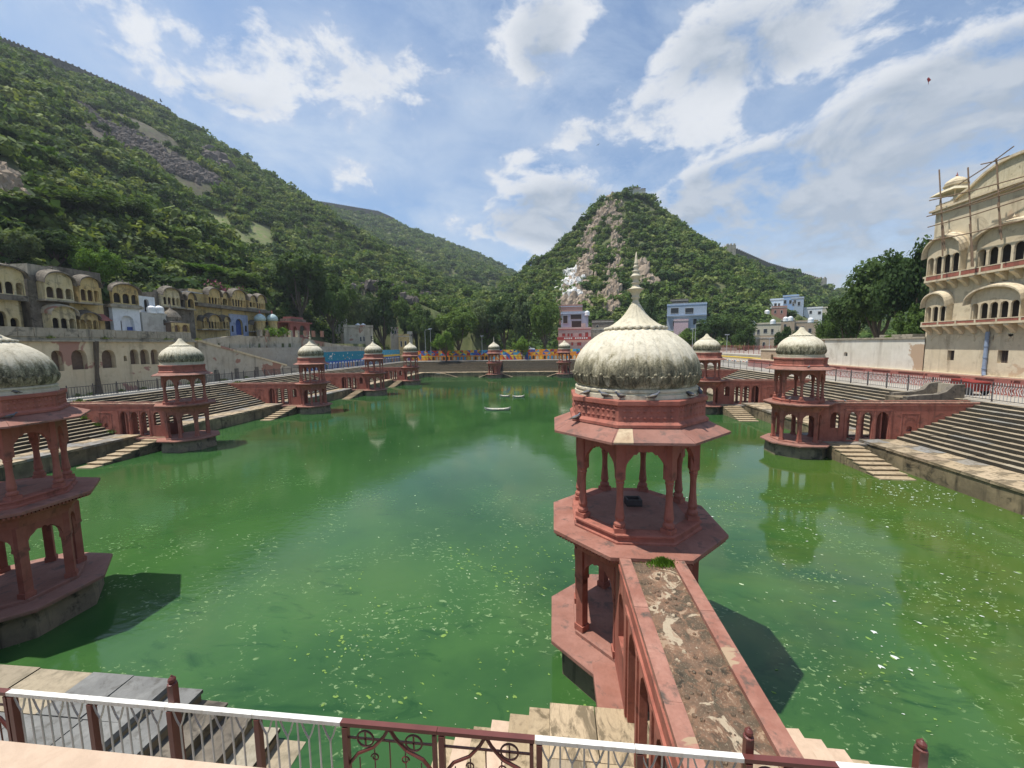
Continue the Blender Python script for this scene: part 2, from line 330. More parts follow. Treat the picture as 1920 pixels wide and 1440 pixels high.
# ------------------------------------------------------------------ mesh helpers
class MB:
    def __init__(s): s.v = []; s.f = []; s.mi = []
    def add(s, vs, fs, mi=0):
        o = len(s.v); s.v += [tuple(q) for q in vs]; s.f += [tuple(o+i for i in q) for q in fs]; s.mi += [mi]*len(fs); return s
    def box(s, x0, x1, y0, y1, z0, z1, mi=0, jit=0):
        v = [(x, y, z) for z in (z0, z1) for y in (y0, y1) for x in (x0, x1)]
        if jit: v = [tuple(c+random.uniform(-jit, jit) for c in q) for q in v]
        return s.add(v, [(0, 2, 3, 1), (4, 5, 7, 6), (0, 1, 5, 4), (2, 6, 7, 3), (0, 4, 6, 2), (1, 3, 7, 5)], mi)
    def loft(s, rings, cap=True, mi=0, close=True):
        n = len(rings[0]); v = [q for r in rings for q in r]; f = []
        for k in range(len(rings)-1):
            for i in range(n if close else n-1):
                j = (i+1) % n; f.append((k*n+i, k*n+j, (k+1)*n+j, (k+1)*n+i))
        if cap: f.append(tuple(reversed(range(n)))); f.append(tuple((len(rings)-1)*n+i for i in range(n)))
        return s.add(v, f, mi)
    def prism(s, poly, z0, z1, mi=0): return s.loft([[(x, y, z0) for x, y in poly], [(x, y, z1) for x, y in poly]], mi=mi)
    def extr(s, poly, y0, y1, mi=0):
        """poly in the x-z plane, pushed along y"""
        return s.loft([[(x, y0, z) for x, z in poly], [(x, y1, z) for x, z in poly]], mi=mi)
    def octl(s, prof, mi=0): return s.loft([[(x, y, z) for x, y in octp(a)] for a, z in prof], mi=mi)
    def lathe(s, prof, n=16, mi=0, cx=0, cy=0, mod=None, cap=True):
        rings = []
        for r, z in prof:
            rings.append([(cx+r*(mod(i/n) if mod else 1)*math.cos(2*math.pi*i/n), cy+r*(mod(i/n) if mod else 1)*math.sin(2*math.pi*i/n), z) for i in range(n)])
        return s.loft(rings, mi=mi, cap=cap)
    def tube(s, pts, r, n=6, mi=0):
        pts = [Vector(q) for q in pts]; rings = []
        for i, p_ in enumerate(pts):
            d = (pts[min(i+1, len(pts)-1)] - pts[max(i-1, 0)]).normalized()
            a = d.orthogonal().normalized() if i == 0 else (a - d*a.dot(d)).normalized()
            b = d.cross(a); rr = r[i] if isinstance(r, (list, tuple)) else r
            rings.append([p_ + (a*math.cos(2*math.pi*k/n) + b*math.sin(2*math.pi*k/n))*rr for k in range(n)])
        return s.loft(rings, mi=mi)
    def arch(s, x0, x1, zs, zt, ztop, y0, y1, foils=5, n=18, mi=0, cusp=.06):
        """solid piece above an arched opening that springs at zs and peaks at zt"""
        w_ = (x1-x0)/2; P_ = []
        for i in range(n+1):
            t_ = i/n; x = x0+(x1-x0)*t_; a = abs(2*t_-1)
            z = zs+(zt-zs)*math.sqrt(max(0, 1-a**2.2))
            if foils: z -= cusp*(1-abs(math.sin(math.pi*foils*t_)))*min(1, (1-a)*5)*(1 if 0 < i < n else 0)
            P_.append((x, z))
        vs = []
        for x, z in P_: vs += [(x, y0, z), (x, y0, ztop), (x, y1, z), (x, y1, ztop)]
        fs = []
        for i in range(n):
            a, b = i*4, i*4+4
            fs += [(a, b, b+1, a+1), (a+2, a+3, b+3, b+2), (a, a+2, b+2, b), (a+1, b+1, b+3, a+3)]
        fs += [(0, 1, 3, 2), (n*4, n*4+2, n*4+3, n*4+1)]
        return s.add(vs, fs, mi)
    def wall(s, u0, u1, z0, z1, y0, y1, ops=(), mi=0):
        """wall along x with openings (a, b, sill, spring, peak, foils)"""
        u = u0
        for (a, b, zb, zs, zt, fo) in sorted(ops):
            if a > u: s.box(u, a, y0, y1, z0, z1, mi)
            if zb > z0: s.box(a, b, y0, y1, z0, zb, mi)
            if zt > zs: s.arch(a, b, zs, zt, z1, y0, y1, fo, mi=mi, n=14)
            else: s.box(a, b, y0, y1, zs, z1, mi)
            u = b
        if u1 > u: s.box(u, u1, y0, y1, z0, z1, mi)
        return s
    def mesh(s, name, mats, smooth=False):
        me = bpy.data.meshes.new(name); me.from_pydata(s.v, [], s.f); me.update()
        for x in (mats if isinstance(mats, (list, tuple)) else [mats]): me.materials.append(MATS[x])
        if any(s.mi): me.polygons.foreach_set('material_index', s.mi)
        if smooth: me.polygons.foreach_set('use_smooth', [True]*len(s.f))
        return me
    def build(s, name, mats, parent=None, smooth=False, loc=None, rz=0): return link(name, s.mesh(name, mats, smooth), parent, loc, rz)
def link(name, me, parent=None, loc=None, rz=0, scale=None):
    o = bpy.data.objects.new(name, me); COL.objects.link(o)
    if parent: o.parent = parent
    if loc is not None: o.location = loc
    if rz: o.rotation_euler = (0, 0, rz)
    if scale: o.scale = scale
    return o
T8 = 1+2**.5
def octp(a):
    h = a/T8; return [(-h, -a), (h, -a), (a, -h), (a, h), (h, a), (-h, a), (-a, h), (-a, -h)]
def tag(o, label=None, cat=None, group=None, kind=None):
    if label: o['label'] = label
    if cat: o['category'] = cat
    if group: o['group'] = group
    if kind: o['kind'] = kind
    return o
def thing(name, label, cat, loc=(0, 0, 0), rz=0, group=None):
    o = bpy.data.objects.new(name, None); COL.objects.link(o); o.location = loc; o.rotation_euler = (0, 0, rz); o.empty_display_size = .3
    return tag(o, label, cat, group)
KIDS = {}
def copy_tree(o, parent=None):
    c = o.copy(); COL.objects.link(c); c.parent = parent
    for ch in KIDS.setdefault(o.name, [k for k in bpy.data.objects if k.parent == o]): copy_tree(ch, c)
    return c
def struct(mb, name, mats, **k): return tag(mb.build(name, mats, **k), kind='structure')

# ------------------------------------------------------------------ levels
XL, XR, YF, SP = -32.2, 15.5, 87.6, 17.36           # lines of the pavilions
WL, WR, WF, WN = -36.0, 19.3, 91.3, -6.84            # pool walls
ZL, ZT = 1.18, 3.8                                  # ledge, terrace
LW, ST, NS = 2.4, .41, 13                           # ledge width, tread, steps
RISE = (ZT-ZL)/NS
# ------------------------------------------------------------------ pool, water, terraces
struct(MB().add([(WL-4, WN-4, 0), (WR+4, WN-4, 0), (WR+4, WF+4, 0), (WL-4, WF+4, 0)], [(0, 1, 2, 3)]), 'water', 'algae_water')
XT_R = WR+LW+NS*ST; XT_L = WL-LW-NS*ST; YT_F = WF+LW+NS*ST; YT_N = -6.85
struct(MB().box(XT_R, 33.0, -45, 112, -2, ZT), 'terrace_right', 'terrace')
struct(MB().box(-51.5, XT_L, -45, 112, -2, ZT), 'terrace_left', 'terrace')
struct(MB().box(XT_L, XT_R, YT_F, 112, -2, ZT), 'terrace_far', 'terrace')
struct(MB().box(XT_L, XT_R, -45, YT_N, -2, ZT), 'terrace_near', 'terrace')
SIDES = dict(right=((WR, 0, 0), -90), left=((WL, 0, 0), 90), far=((0, WF, 0), 0), near=((0, WN, 0), 180))
def W2(side, u, y):
    (a, b, _), r = SIDES[side]; c, s = math.cos(R(r)), math.sin(R(r)); return Vector((a+u*c-y*s, b+u*s+y*c, 0))
# ends of every side in its own running coordinate
ENDS = dict(right=(-WF, -WN), left=(WN, WF), far=(WL, WR), near=(-WR, -WL))
for sname in SIDES:
    (loc, r), (a, b) = SIDES[sname], ENDS[sname]
    e = .6 if sname in ('far', 'near') else 0
    struct(MB().wall(a-e, b+e, -2, ZL-.14, 0, .6), 'pool_wall_'+sname, 'pool_wall', loc=loc, rz=R(r))
SLABS = []
for k in range(5):
    mb = MB(); mb.box(-1, 1, 0, 1, -1, 0)
    mb.v = [(x+random.uniform(-.008, .008), y+random.uniform(-.035, .035), z+(random.uniform(-.09, .03) if z > -.5 else 0)) for x, y, z in mb.v]
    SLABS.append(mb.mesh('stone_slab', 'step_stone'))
PAVE = []
for k in range(4):
    mb = MB(); mb.box(-1, 1, 0, 1, -1, 0)
    mb.v = [(x+random.uniform(-.012, .012), y+random.uniform(-.012, .012), z+(random.uniform(-.05, .02) if z > -.5 else 0)) for x, y, z in mb.v]
    PAVE.append(mb.mesh('paving_slab', 'paving_stone'))
def slab(parent, pool, name, ua, ub, y0, dep, top, h, gap=.008):
    o = link(name, random.choice(pool), parent, ((ua+ub)/2, y0, top+random.uniform(-.012, .008)))
    o.scale = ((ub-ua)/2-gap, dep, h); return o
def flight(side, u0, u1, label, detail, e0=0, e1=0, st=ST, ns=NS, lw=LW):
    """ledge and steps rising away from the pool; e0/e1: the flight turns a corner there"""
    (loc, r) = SIDES[side]
    rt = thing('stone_ghat', label, 'steps', W2(side, (u0+u1)/2, 0), R(r), 'stepped ghats round the tank'); off = (u0+u1)/2
    own = side in ('far', 'near'); rise = (ZT-ZL)/ns
    rows = [(-.07 if False else -.06, lw/2+.06, ZL, .16, 'p'), (lw/2, lw/2, ZL, .16, 'p')] + [(lw+k*st, st+.05, ZL+rise*(k+1), .24, 's') for k in range(ns)]
    core = MB()
    lo, hi = u0-off, u1-off
    core.loft([[(lo - (y if e0 else 0)*1, y, z) for y, z in P_] for P_ in [[(.62, -2), (.62, ZL-.17), (lw, ZL-.17), (lw+ns*st-.02, ZT-.36), (lw+ns*st-.02, -2)]]] +
              [[(hi + (y if e1 else 0)*1, y, z) for y, z in P_] for P_ in [[(.62, -2), (.62, ZL-.17), (lw, ZL-.17), (lw+ns*st-.02, ZT-.36), (lw+ns*st-.02, -2)]]])
    core.build('core', 'pier_stone', rt)
    for (y, dep, top, h, kind) in rows:
        ex = (y+dep-.05 if own else max(y, 0)) if kind == 's' else (y+dep if own else max(y, 0))
        a, b = lo-(ex if e0 else 0), hi+(ex if e1 else 0)
        big = 1.9 if kind == 's' else 1.45
        cuts = [a]
        while cuts[-1] < b-big*1.3: cuts.append(cuts[-1]+big*random.uniform(.7, 1.3))
        cuts.append(b)
        if detail:
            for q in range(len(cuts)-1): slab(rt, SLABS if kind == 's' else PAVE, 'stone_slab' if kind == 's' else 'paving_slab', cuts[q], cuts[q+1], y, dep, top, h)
        else:
            mb = MB()
            for q in range(len(cuts)-1):
                t_ = top+random.uniform(-.014, .008); y_ = y+random.uniform(-.012, .012)
                mb.box(cuts[q]+.01, cuts[q+1]-.01, y_, y+dep, top-h, t_)
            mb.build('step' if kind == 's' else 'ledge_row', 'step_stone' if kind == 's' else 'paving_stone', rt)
    return rt
YL = [19.57+SP*k for k in range(4)]; YR = [20.25+SP*k for k in range(4)]
XF = [-16.62, .74]; XN = [-18.35, 0.0]
bw = .62
# right side, u = -Y
flight('right', -(YR[0]-bw), -WN, 'weathered stone steps from the nearest right bridge out to the right edge of the photo', True)
flight('right', -(YR[1]-bw), -(YR[0]+bw), 'stone steps on the right side between the two nearest right-hand pavilion bridges', True)
flight('right', -(YR[2]-bw), -(YR[1]+bw), 'right-hand stone steps beyond the second bridge, mostly behind the big dome', False)
flight('right', -WF, -(YR[2]+bw), 'right-hand stone steps running into the far corner behind the big dome', False, e0=1)
flight('left', WN, YL[0]-bw, 'striped stone steps at the far left, below the arcaded yellow wall', True)
flight('left', YL[0]+bw, YL[1]-bw, 'stone steps on the left between the first and second left pavilion bridges', True)
flight('left', YL[1]+bw, YL[2]-bw, 'stone steps on the left between the second and third left pavilion bridges', False)
flight('left', YL[2]+bw, YL[3]-bw, 'short stone steps on the left between the third and fourth left pavilion bridges', False)
flight('left', YL[3]+bw, WF, 'stone steps in the far left corner under the blue painted wall', False, e1=1)
flight('far', WL, XF[0]-bw, 'grey stone steps of the far bank left of the far middle pavilion', False, e0=1)
flight('far', XF[0]+bw, XF[1]-bw, 'grey stone steps of the far bank between its two small pavilions', False)
flight('far', XF[1]+bw, WR, 'grey stone steps of the far bank behind the big cream dome', False, e1=1)
def landing(side, ua, ub, front, stairs, label, zt=1.0, treads=('sand_slab',), th=.055, top=None):
    """block standing in the water before the pool wall, with flights of steps running down into the water"""
    uc = (ua+ub)/2
    rt = thing('water_stairs', label, 'stairs', W2(side, uc, 0), R(SIDES[side][1]), 'stairs from the ledge down into the water')
    MB().box(ua-uc, ub-uc, front+.04, -.002, -1.5, zt-.12).build('block', 'pool_wall', rt)
    nrow = max(1, round(-front/1.0)); dep = -front/nrow
    for k in range(nrow):
        c = [ua-uc]
        while c[-1] < ub-uc-1.3: c.append(c[-1]+random.uniform(.8, 1.4))
        c.append(ub-uc)
        for q in range(len(c)-1):
            if top: MB().box(c[q]+.01, c[q+1]-.01, front+k*dep, front+(k+1)*dep-.012, zt-.12, zt+random.uniform(-.012, .008), jit=.006).build('paving_slab', random.choice(('slate', 'slate', 'step_stone')), rt)
            else: slab(rt, PAVE, 'paving_slab', c[q], c[q+1], front+k*dep, dep-.01, zt, .14)
    for (us, ue, y0, y1, n, zl) in stairs:
        tr = (ue-us)/n
        for k in range(n):
            a = us-uc+tr*k; b = a+tr*1.06; zz = zt-(zt-zl)*(k+1)/n + .06
            mb = MB().box(min(a, b), max(a, b), y0, y1, zz-th, zz, jit=.010)
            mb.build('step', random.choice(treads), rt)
            MB().box(min(a, b)+.02, max(a, b)-.03, y0+.03, y1-.03, -1.5, zz-th+.012).build('riser_block', 'pool_wall', rt)
    return rt
for k, yc in enumerate(YR[:3]):
    landing('right', -(yc+2.2), -(yc-1.4), -2.4, [(-(yc-1.4), -(yc-5.8), -2.45, -.6, 8, 0)],
            ['sandy steps running down to the green water beside the nearest right pavilion', 'short steps to the water beside the second right pavilion, just right of the big dome', 'steps to the water on the right bank hidden behind the big dome'][k])
for k, yc in enumerate(YL):
    landing('left', yc-.8, yc+1.0, -2.3, [(yc-.8, yc-5.9, -2.3, -1.0, 8, 0)],
            'sunlit steps down to the water before the %s pavilion of the left bank' % ['nearest', 'second', 'third', 'fourth, farthest'][k])
for k, xc in enumerate(XF):
    landing('far', xc-1.5, xc+1.5, -2.0, [(xc-1.5, xc-4.3, -2.0, -1.0, 7, 0), (xc+1.5, xc+4.3, -2.0, -1.0, 7, 0)],
            ['twin thin stairs down to the water either side of the far middle pavilion', 'twin thin stairs to the water beside the far pavilion next to the big dome'][k])
landing('far', -32.5, -30.2, -1.6, [(-30.2, -26.6, -1.6, -.8, 7, 0)], 'single thin stair on the far bank right of the far left corner pavilion')
landing('near', -2.06, 2.06, -4.15, [(2.06, 4.66, -4.15, -.02, 7, -.1), (-2.06, -4.9, -4.15, -.02, 7, -.1)], 'sandstone landing and stairs at the foot of the big bridge, below the railing', zt=1.1, treads=('sand_slab', 'sand_slab', 'coping_stone'))
landing('near', 9.9, 27.0, -3.95, [(9.9, 7.1, -3.95, -.02, 5, -.05)], 'grey slate landing and dark stairs at bottom left behind the white railing', zt=1.18, treads=('slate', 'haveli_dark', 'step_stone'), th=.07, top='slate')

# ------------------------------------------------------------------ the domed pavilions
def meshes_pavilion():
    M_ = {}
    M_['pier'] = MB().octl([(1.78, -1.5), (1.76, .3), (1.72, .78)]).mesh('pier', 'pier_stone')
    M_['lower_slab'] = MB().octl([(1.72, .78), (1.86, .84), (1.90, .86), (2.03, .865), (2.03, .95), (2.01, .97)]).mesh('lower_slab', 'red_slab')
    M_['lower_plinth'] = MB().octl([(1.44, .97), (1.44, 1.05), (1.41, 1.07)]).mesh('lower_plinth', 'red_slab')
    c = MB().box(-.13, .13, -.13, .13, 1.07, 1.22); c.box(-.10, .10, -.10, .10, 1.22, 2.42); c.box(-.125, .125, -.125, .125, 2.42, 2.5); c.box(-.12, .12, -.115, .115, 2.5, 3.16)
    M_['lower_column'] = c.mesh('column', 'red_plaster')
    h = 1.28/T8
    a = MB().arch(-h+.1, h-.1, 2.45, 2.98, 3.16, -.07, .07, 5, cusp=.05)
    a.box(-h+.04, -h+.1, -.07, .07, 2.3, 3.16); a.box(h-.1, h-.04, -.07, .07, 2.3, 3.16)
    M_['lower_arch'] = a.mesh('arch', 'red_plaster')
    M_['cove'] = MB().octl([(1.40, 3.16), (1.42, 3.26), (1.46, 3.27), (1.50, 3.40), (1.60, 3.52), (1.78, 3.61), (1.88, 3.63)]).mesh('cove', 'red_plaster')
    M_['upper_slab'] = MB().octl([(1.86, 3.63), (1.90, 3.66), (1.96, 3.67), (1.96, 3.745), (1.93, 3.76)]).mesh('upper_slab', 'red_slab')
    d = MB()
    for k in range(8):
        a_ = math.pi/4*k; hh = 1.88/T8; n = 18
        for i in range(n):
            x = -hh+2*hh*(i+.5)/n; ct, st_ = math.cos(a_), math.sin(a_); o = len(d.v)
            d.box(x-.022, x+.022, -1.925, -1.87, 3.60, 3.655)
            d.v[o:] = [(p_[0]*ct-p_[1]*st_, p_[0]*st_+p_[1]*ct, p_[2]) for p_ in d.v[o:]]
    M_['dentils'] = d.mesh('dentils', 'red_plaster')
    M_['upper_plinth'] = MB().octl([(1.46, 3.76), (1.46, 3.80), (1.42, 3.82), (1.42, 3.90), (1.45, 3.92), (1.45, 3.96), (1.42, 3.975)]).mesh('upper_plinth', 'red_plaster')
    M_['floor'] = MB().octl([(1.16, 3.90), (1.16, 3.981)]).mesh('floor', 'red_slab')
    c = MB().box(-.125, .125, -.125, .125, 3.975, 4.08)
    c.lathe([(.105, 4.08), (.125, 4.12), (.125, 4.17), (.085, 4.22), (.11, 4.30), (.098, 4.36), (.075, 4.62), (.07, 4.9), (.085, 5.05), (.10, 5.08), (.085, 5.11), (.11, 5.17)], 10)
    c.box(-.10, .10, -.10, .10, 5.17, 6.04)
    M_['upper_column'] = c.mesh('column', 'red_plaster')
    h = 1.26/T8
    a = MB().arch(-h+.08, h-.08, 5.22, 5.80, 6.05, -.06, .06, 7, cusp=.055)
    M_['upper_arch'] = a.mesh('arch', 'red_plaster')
    M_['ceiling'] = MB().octl([(1.38, 6.05), (1.40, 6.12), (1.30, 6.34)]).mesh('ceiling', 'red_plaster')
    h0, h1 = 1.40/T8, 1.93/T8
    e = MB(); e.add([(-h0, -1.40, 6.36), (h0, -1.40, 6.36), (h1-.006, -1.93, 6.125), (-h1+.006, -1.93, 6.125), (-h0, -1.40, 6.30), (h0, -1.40, 6.30), (h1-.006, -1.93, 6.075), (-h1+.006, -1.93, 6.075)],
                    [(0, 3, 2, 1), (4, 5, 6, 7), (3, 7, 6, 2), (0, 1, 5, 4), (0, 4, 7, 3), (1, 2, 6, 5)])
    M_['eave'] = e.mesh('eave_panel', 'red_slab')
    M_['drum'] = MB().octl([(1.44, 6.30), (1.52, 6.33), (1.52, 6.39), (1.47, 6.43), (1.45, 6.45), (1.45, 6.76), (1.47, 6.79), (1.49, 6.80), (1.49, 6.885), (1.47, 6.90)]).mesh('drum', 'red_plaster')
    b = MB()
    for k in range(8):
        a_ = math.pi/4*k; ct, st_ = math.cos(a_), math.sin(a_); o = len(b.v); hh = 1.45/T8
        for row in range(2):
            for i in range(8):
                x = -hh+.06+(2*hh-.12)*(i+.5)/8; z = 6.53+row*.14; s_ = .055
                b.add([(x-s_, -1.452, z), (x, -1.452, z-.055), (x+s_, -1.452, z), (x, -1.452, z+.055), (x, -1.475, z)], [(0, 1, 4), (1, 2, 4), (2, 3, 4), (3, 0, 4)])
        for i in range(12):
            x = -hh+.03+(2*hh-.06)*(i+.5)/12
            b.box(x-.03, x+.03, -1.468, -1.449, 6.735, 6.765)
        b.v[o:] = [(p_[0]*ct-p_[1]*st_, p_[0]*st_+p_[1]*ct, p_[2]) for p_ in b.v[o:]]
    M_['carved_band'] = b.mesh('carved_band', 'red_plaster')
    M_['dome_ring'] = MB().lathe([(1.42, 6.90), (1.42, 6.99), (1.38, 7.0), (1.38, 7.04), (1.41, 7.05), (1.41, 7.09), (1.36, 7.11)], 64).mesh('dome_ring', 'cap_stone')
    lob = lambda t_: 1-.022*(1-abs(math.sin(math.pi*32*t_)))**5
    prof = [(1.33, 7.10), (1.385, 7.16), (1.425, 7.25), (1.445, 7.36), (1.45, 7.46), (1.435, 7.58), (1.40, 7.70), (1.345, 7.82), (1.27, 7.94), (1.17, 8.06), (1.05, 8.17), (.93, 8.26), (.80, 8.34), (.66, 8.41), (.5, 8.44)]
    M_['dome'] = MB().lathe(prof, 256, mod=lob).mesh('dome', 'dome_stone', smooth=True)
    pb = MB()
    for k in range(32):
        a_ = 2*math.pi*k/32; ct, st_ = math.cos(a_), math.sin(a_); o = len(pb.v)
        # hanging petal with a knob above it
        pts = [(-.105, 7.40), (-.09, 7.30), (-.05, 7.20), (0, 7.15), (.05, 7.20), (.09, 7.30), (.105, 7.40), (.05, 7.37), (0, 7.41), (-.05, 7.37)]
        def rad(z): return np.interp(z, [q[1] for q in prof], [q[0] for q in prof])
        pb.add([(x, -rad(z)-.004, z) for x, z in pts]+[(x*.8, -rad(z)-.03, z*.85+7.3*.15) for x, z in pts], [(i, (i+1) % 10, 10+(i+1) % 10, 10+i) for i in range(10)]+[tuple(range(10, 20))])
        x0 = .1375
        pb.lathe([(.0, 7.385), (.028, 7.395), (.038, 7.42), (.028, 7.445), (.0, 7.455)], 6, cx=x0, cy=-rad(7.42)+.008, cap=False)
        pb.v[o:] = [(p_[0]*ct-p_[1]*st_, p_[0]*st_+p_[1]*ct, p_[2]) for p_ in pb.v[o:]]
    M_['petal_band'] = pb.mesh('petal_band', 'dome_stone')
    lc = lambda t_: 1+.045*abs(math.sin(math.pi*20*t_))-.02
    M_['cap'] = MB().lathe([(.60, 8.40), (.695, 8.43), (.70, 8.465), (.60, 8.49), (.50, 8.545), (.40, 8.62), (.31, 8.70), (.23, 8.80), (.165, 8.90), (.115, 8.99), (.09, 9.02)], 160, mod=lc).mesh('lotus_cap', 'cap_stone', smooth=True)
    cr = MB()
    for k in range(26):
        a_ = 2*math.pi*k/26; cr.lathe([(0, 8.385), (.05, 8.40), (.068, 8.43), (.05, 8.46), (0, 8.475)], 8, cx=.675*math.cos(a_), cy=.675*math.sin(a_), cap=False)
    M_['cap_beads'] = cr.mesh('cap_beads', 'dome_stone', smooth=True)
    M_['finial'] = MB().lathe([(.085, 9.0), (.095, 9.05), (.07, 9.07), (.07, 9.13), (.10, 9.15), (.10, 9.17), (.08, 9.19), (.10, 9.26), (.16, 9.33), (.205, 9.35), (.16, 9.37), (.10, 9.40), (.07, 9.46), (.10, 9.49), (.11, 9.50), (.07, 9.53), (.075, 9.58), (.12, 9.635), (.145, 9.65), (.10, 9.68),
                                (.06, 9.74), (.085, 9.76), (.09, 9.78), (.05, 9.80), (.055, 9.85), (.075, 9.87), (.05, 9.90), (.035, 9.93), (.055, 9.95), (.05, 9.97), (.035, 9.99), (.03, 10.08), (.004, 10.22)], 18).mesh('finial', 'cap_stone', smooth=True)
    return M_
PM = meshes_pavilion()
def pavilion(x, y, rz, label, finial=True, patch=False, bands=True):
    rt = thing('domed_pavilion', label, 'pavilion', (x, y, 0), R(rz), 'domed red pavilions standing round the tank')
    for k in ('pier', 'lower_slab', 'lower_plinth', 'cove', 'upper_slab', 'dentils', 'upper_plinth', 'floor', 'ceiling', 'drum', 'carved_band', 'dome_ring', 'dome', 'petal_band', 'cap', 'cap_beads'):
        link(PM[k].name.split('.')[0], PM[k], rt)
    for i, (cx, cy) in enumerate(octp(1.28)): link('column', PM['lower_column'], rt, (cx, cy, 0), math.atan2(cy, cx)+math.pi/8)
    for i, (cx, cy) in enumerate(octp(1.26)): link('column', PM['upper_column'], rt, (cx, cy, 0), math.atan2(cy, cx)+math.pi/8)
    for i in range(8):
        a = math.pi/4*i
        link('arch', PM['upper_arch'], rt, (math.sin(a)*1.26, -math.cos(a)*1.26, 0), a)
        if i: link('arch', PM['lower_arch'], rt, (math.sin(a)*1.28, -math.cos(a)*1.28, 0), a)
        link('eave_panel', PM['eave'], rt, None, a)
    if finial: link('finial', PM['finial'], rt)
    if patch:
        e = MB(); h0, h1 = 1.40/T8, 1.93/T8
        def pt(x_, t_, dz): return (x_, -1.40-.535*t_, 6.365-.238*t_+dz)
        e.add([pt(-h0+.02, .03, 0), pt(-h0+.27, .03, 0), pt(-h1+.42, 1.0, 0), pt(-h1+.03, 1.0, 0), pt(-h0+.02, .03, -.03), pt(-h0+.27, .03, -.03), pt(-h1+.42, 1., -.03), pt(-h1+.03, 1., -.03)],
              [(0, 3, 2, 1), (4, 5, 6, 7), (3, 7, 6, 2), (0, 1, 5, 4), (0, 4, 7, 3), (1, 2, 6, 5)])
        tag(e.build('repair_slab', 'tan_slab', rt), 'tan replacement piece in the front eave')
    return rt
pavilion(0, 0, 0, 'large near red pavilion with stained ribbed cream dome and tall finial', True, True)
pavilion(-18.35, -.05, 0, 'domed red pavilion cut off by the left edge of the photograph')
OL = ['nearest red domed pavilion of the left bank, the one without a finial', 'red domed pavilion of the left bank just left of the blue painted wall', 'red domed pavilion of the left bank in front of the blue painted wall', 'red domed pavilion in the far left corner beside the colourful wall']
for k, yy in enumerate(YL): pavilion(XL, yy, -90, OL[k], k > 0)
OR = ['nearest red domed pavilion on the right bank, no finial, reflected in the green water', 'red domed pavilion on the right bank half hidden by the big cream dome', 'right bank pavilion hidden behind the big cream dome', 'far right corner pavilion hidden behind the big dome']
for k, yy in enumerate(YR): pavilion(XR, yy, 90, OR[k], False)
for k, xx in enumerate(XF): pavilion(xx, YF, 180, ['small pavilion standing in the middle of the far bank with a thin finial', 'small far bank pavilion close to the big dome, before the pink temple'][k], k == 0)

def bridge(x, y, rz, end, label, hero=False):
    rt = thing('arcaded_bridge', label, 'bridge', (x, y, 0), R(rz), 'red arcaded bridges from the bank to the pavilions')
    q = math.pi/2*-1
    zb = .9
    ops = [(1.85, 2.45, 1.95, 2.7, 3.08, 5), (2.95, 3.62, 1.07, 2.55, 3.08, 5), (3.86, 4.56, 1.07, 2.55, 3.08, 5), (4.82, 5.60, 1.07, 2.5, 3.12, 5)]
    if end > 8: ops.append((6.75, 7.1, 1.72, 1.95, 2.1, 0))
    for sx in (-.55, .55):
        o = MB().wall(1.32, end, zb, 3.64, -.065, .065, ops).build('side_wall', 'red_plaster', rt); o.rotation_euler = (0, 0, q); o.location = (sx, 0, 0)
        mb = MB(); sy = 1 if sx > 0 else -1
        for u in (2.80, 3.74, 4.69, 5.72): mb.box(u-.05, u+.05, sy*.066, sy*.10, .98, 3.14)
        mb.box(2.72, 5.80, sy*.066, sy*.105, 3.18, 3.26)
        mb.box(1.4, end, sy*.066, sy*.10, 3.52, 3.6)
        if end > 8:
            mb.box(6.35, 6.41, sy*.066, sy*.09, 1.5, 2.95); mb.box(7.45, 7.51, sy*.066, sy*.09, 1.5, 2.95); mb.box(6.35, 7.51, sy*.066, sy*.09, 2.96, 3.02)
            mb.arch(6.55, 7.3, 2.2, 2.72, 2.8, sy*.066, sy*.085, 5)
        o = mb.build('wall_moulding', 'red_plaster', rt); o.rotation_euler = (0, 0, q); o.location = (sx, 0, 0)
    o = MB().box(5.2, 5.28, -.46, .46, 1.0, 3.5).build('cross_wall', 'red_plaster', rt); o.rotation_euler = (0, 0, q)
    if end > 8: o = MB().box(5.9, end, -.46, .46, .9, 3.4).build('solid_core', 'red_plaster', rt); o.rotation_euler = (0, 0, q)
    o = MB().box(1.45, end, -.48, .48, 3.42, 3.66).build('roof', 'roof_crust', rt); o.rotation_euler = (0, 0, q)
    for sx in (-1, 1):
        n = max(3, int((end-1.7)/1.5)); 
        for i in range(n):
            a, b = 1.72+(end-1.72)*i/n, 1.72+(end-1.72)*(i+1)/n
            o = MB().box(a+.003, b-.003, min(sx*.41, sx*.635), max(sx*.41, sx*.635), 3.645, 3.735+random.uniform(-.004, .004), jit=.004).build('coping_slab', 'bridge_edge', rt); o.rotation_euler = (0, 0, q)
    o = MB().box(1.45, 3.9, -1.12, 1.12, .80, .978).build('walkway', 'red_slab', rt); o.rotation_euler = (0, 0, q)
    o = MB().box(1.5, 3.8, -.95, .95, -1.5, .80).build('walkway_base', 'pier_stone', rt); o.rotation_euler = (0, 0, q)
    o = MB().box(3.8, min(end, 6.8), -.485, .485, .7, 1.06).build('floor', 'red_slab', rt); o.rotation_euler = (0, 0, q)
    return rt
bridge(0, 0, 0, 6.95, 'near red bridge with a crusted flat roof leading from the terrace to the big pavilion', True)
bridge(-18.35, -.05, 0, 6.95, 'red bridge to the left-edge pavilion, outside the frame')
for k, yy in enumerate(YL): bridge(XL, yy, -90, 11.5, 'red arcaded bridge joining the %s left bank pavilion to its steps' % ['first', 'second', 'third', 'fourth'][k])
for k, yy in enumerate(YR): bridge(XR, yy, 90, 11.5, ['long red arcaded bridge from the nearest right pavilion to the right-hand steps', 'red arcaded bridge behind the nearest right pavilion, right of the big dome', 'red bridge on the right bank behind the big dome', 'red bridge in the far right corner behind the big dome'][k])
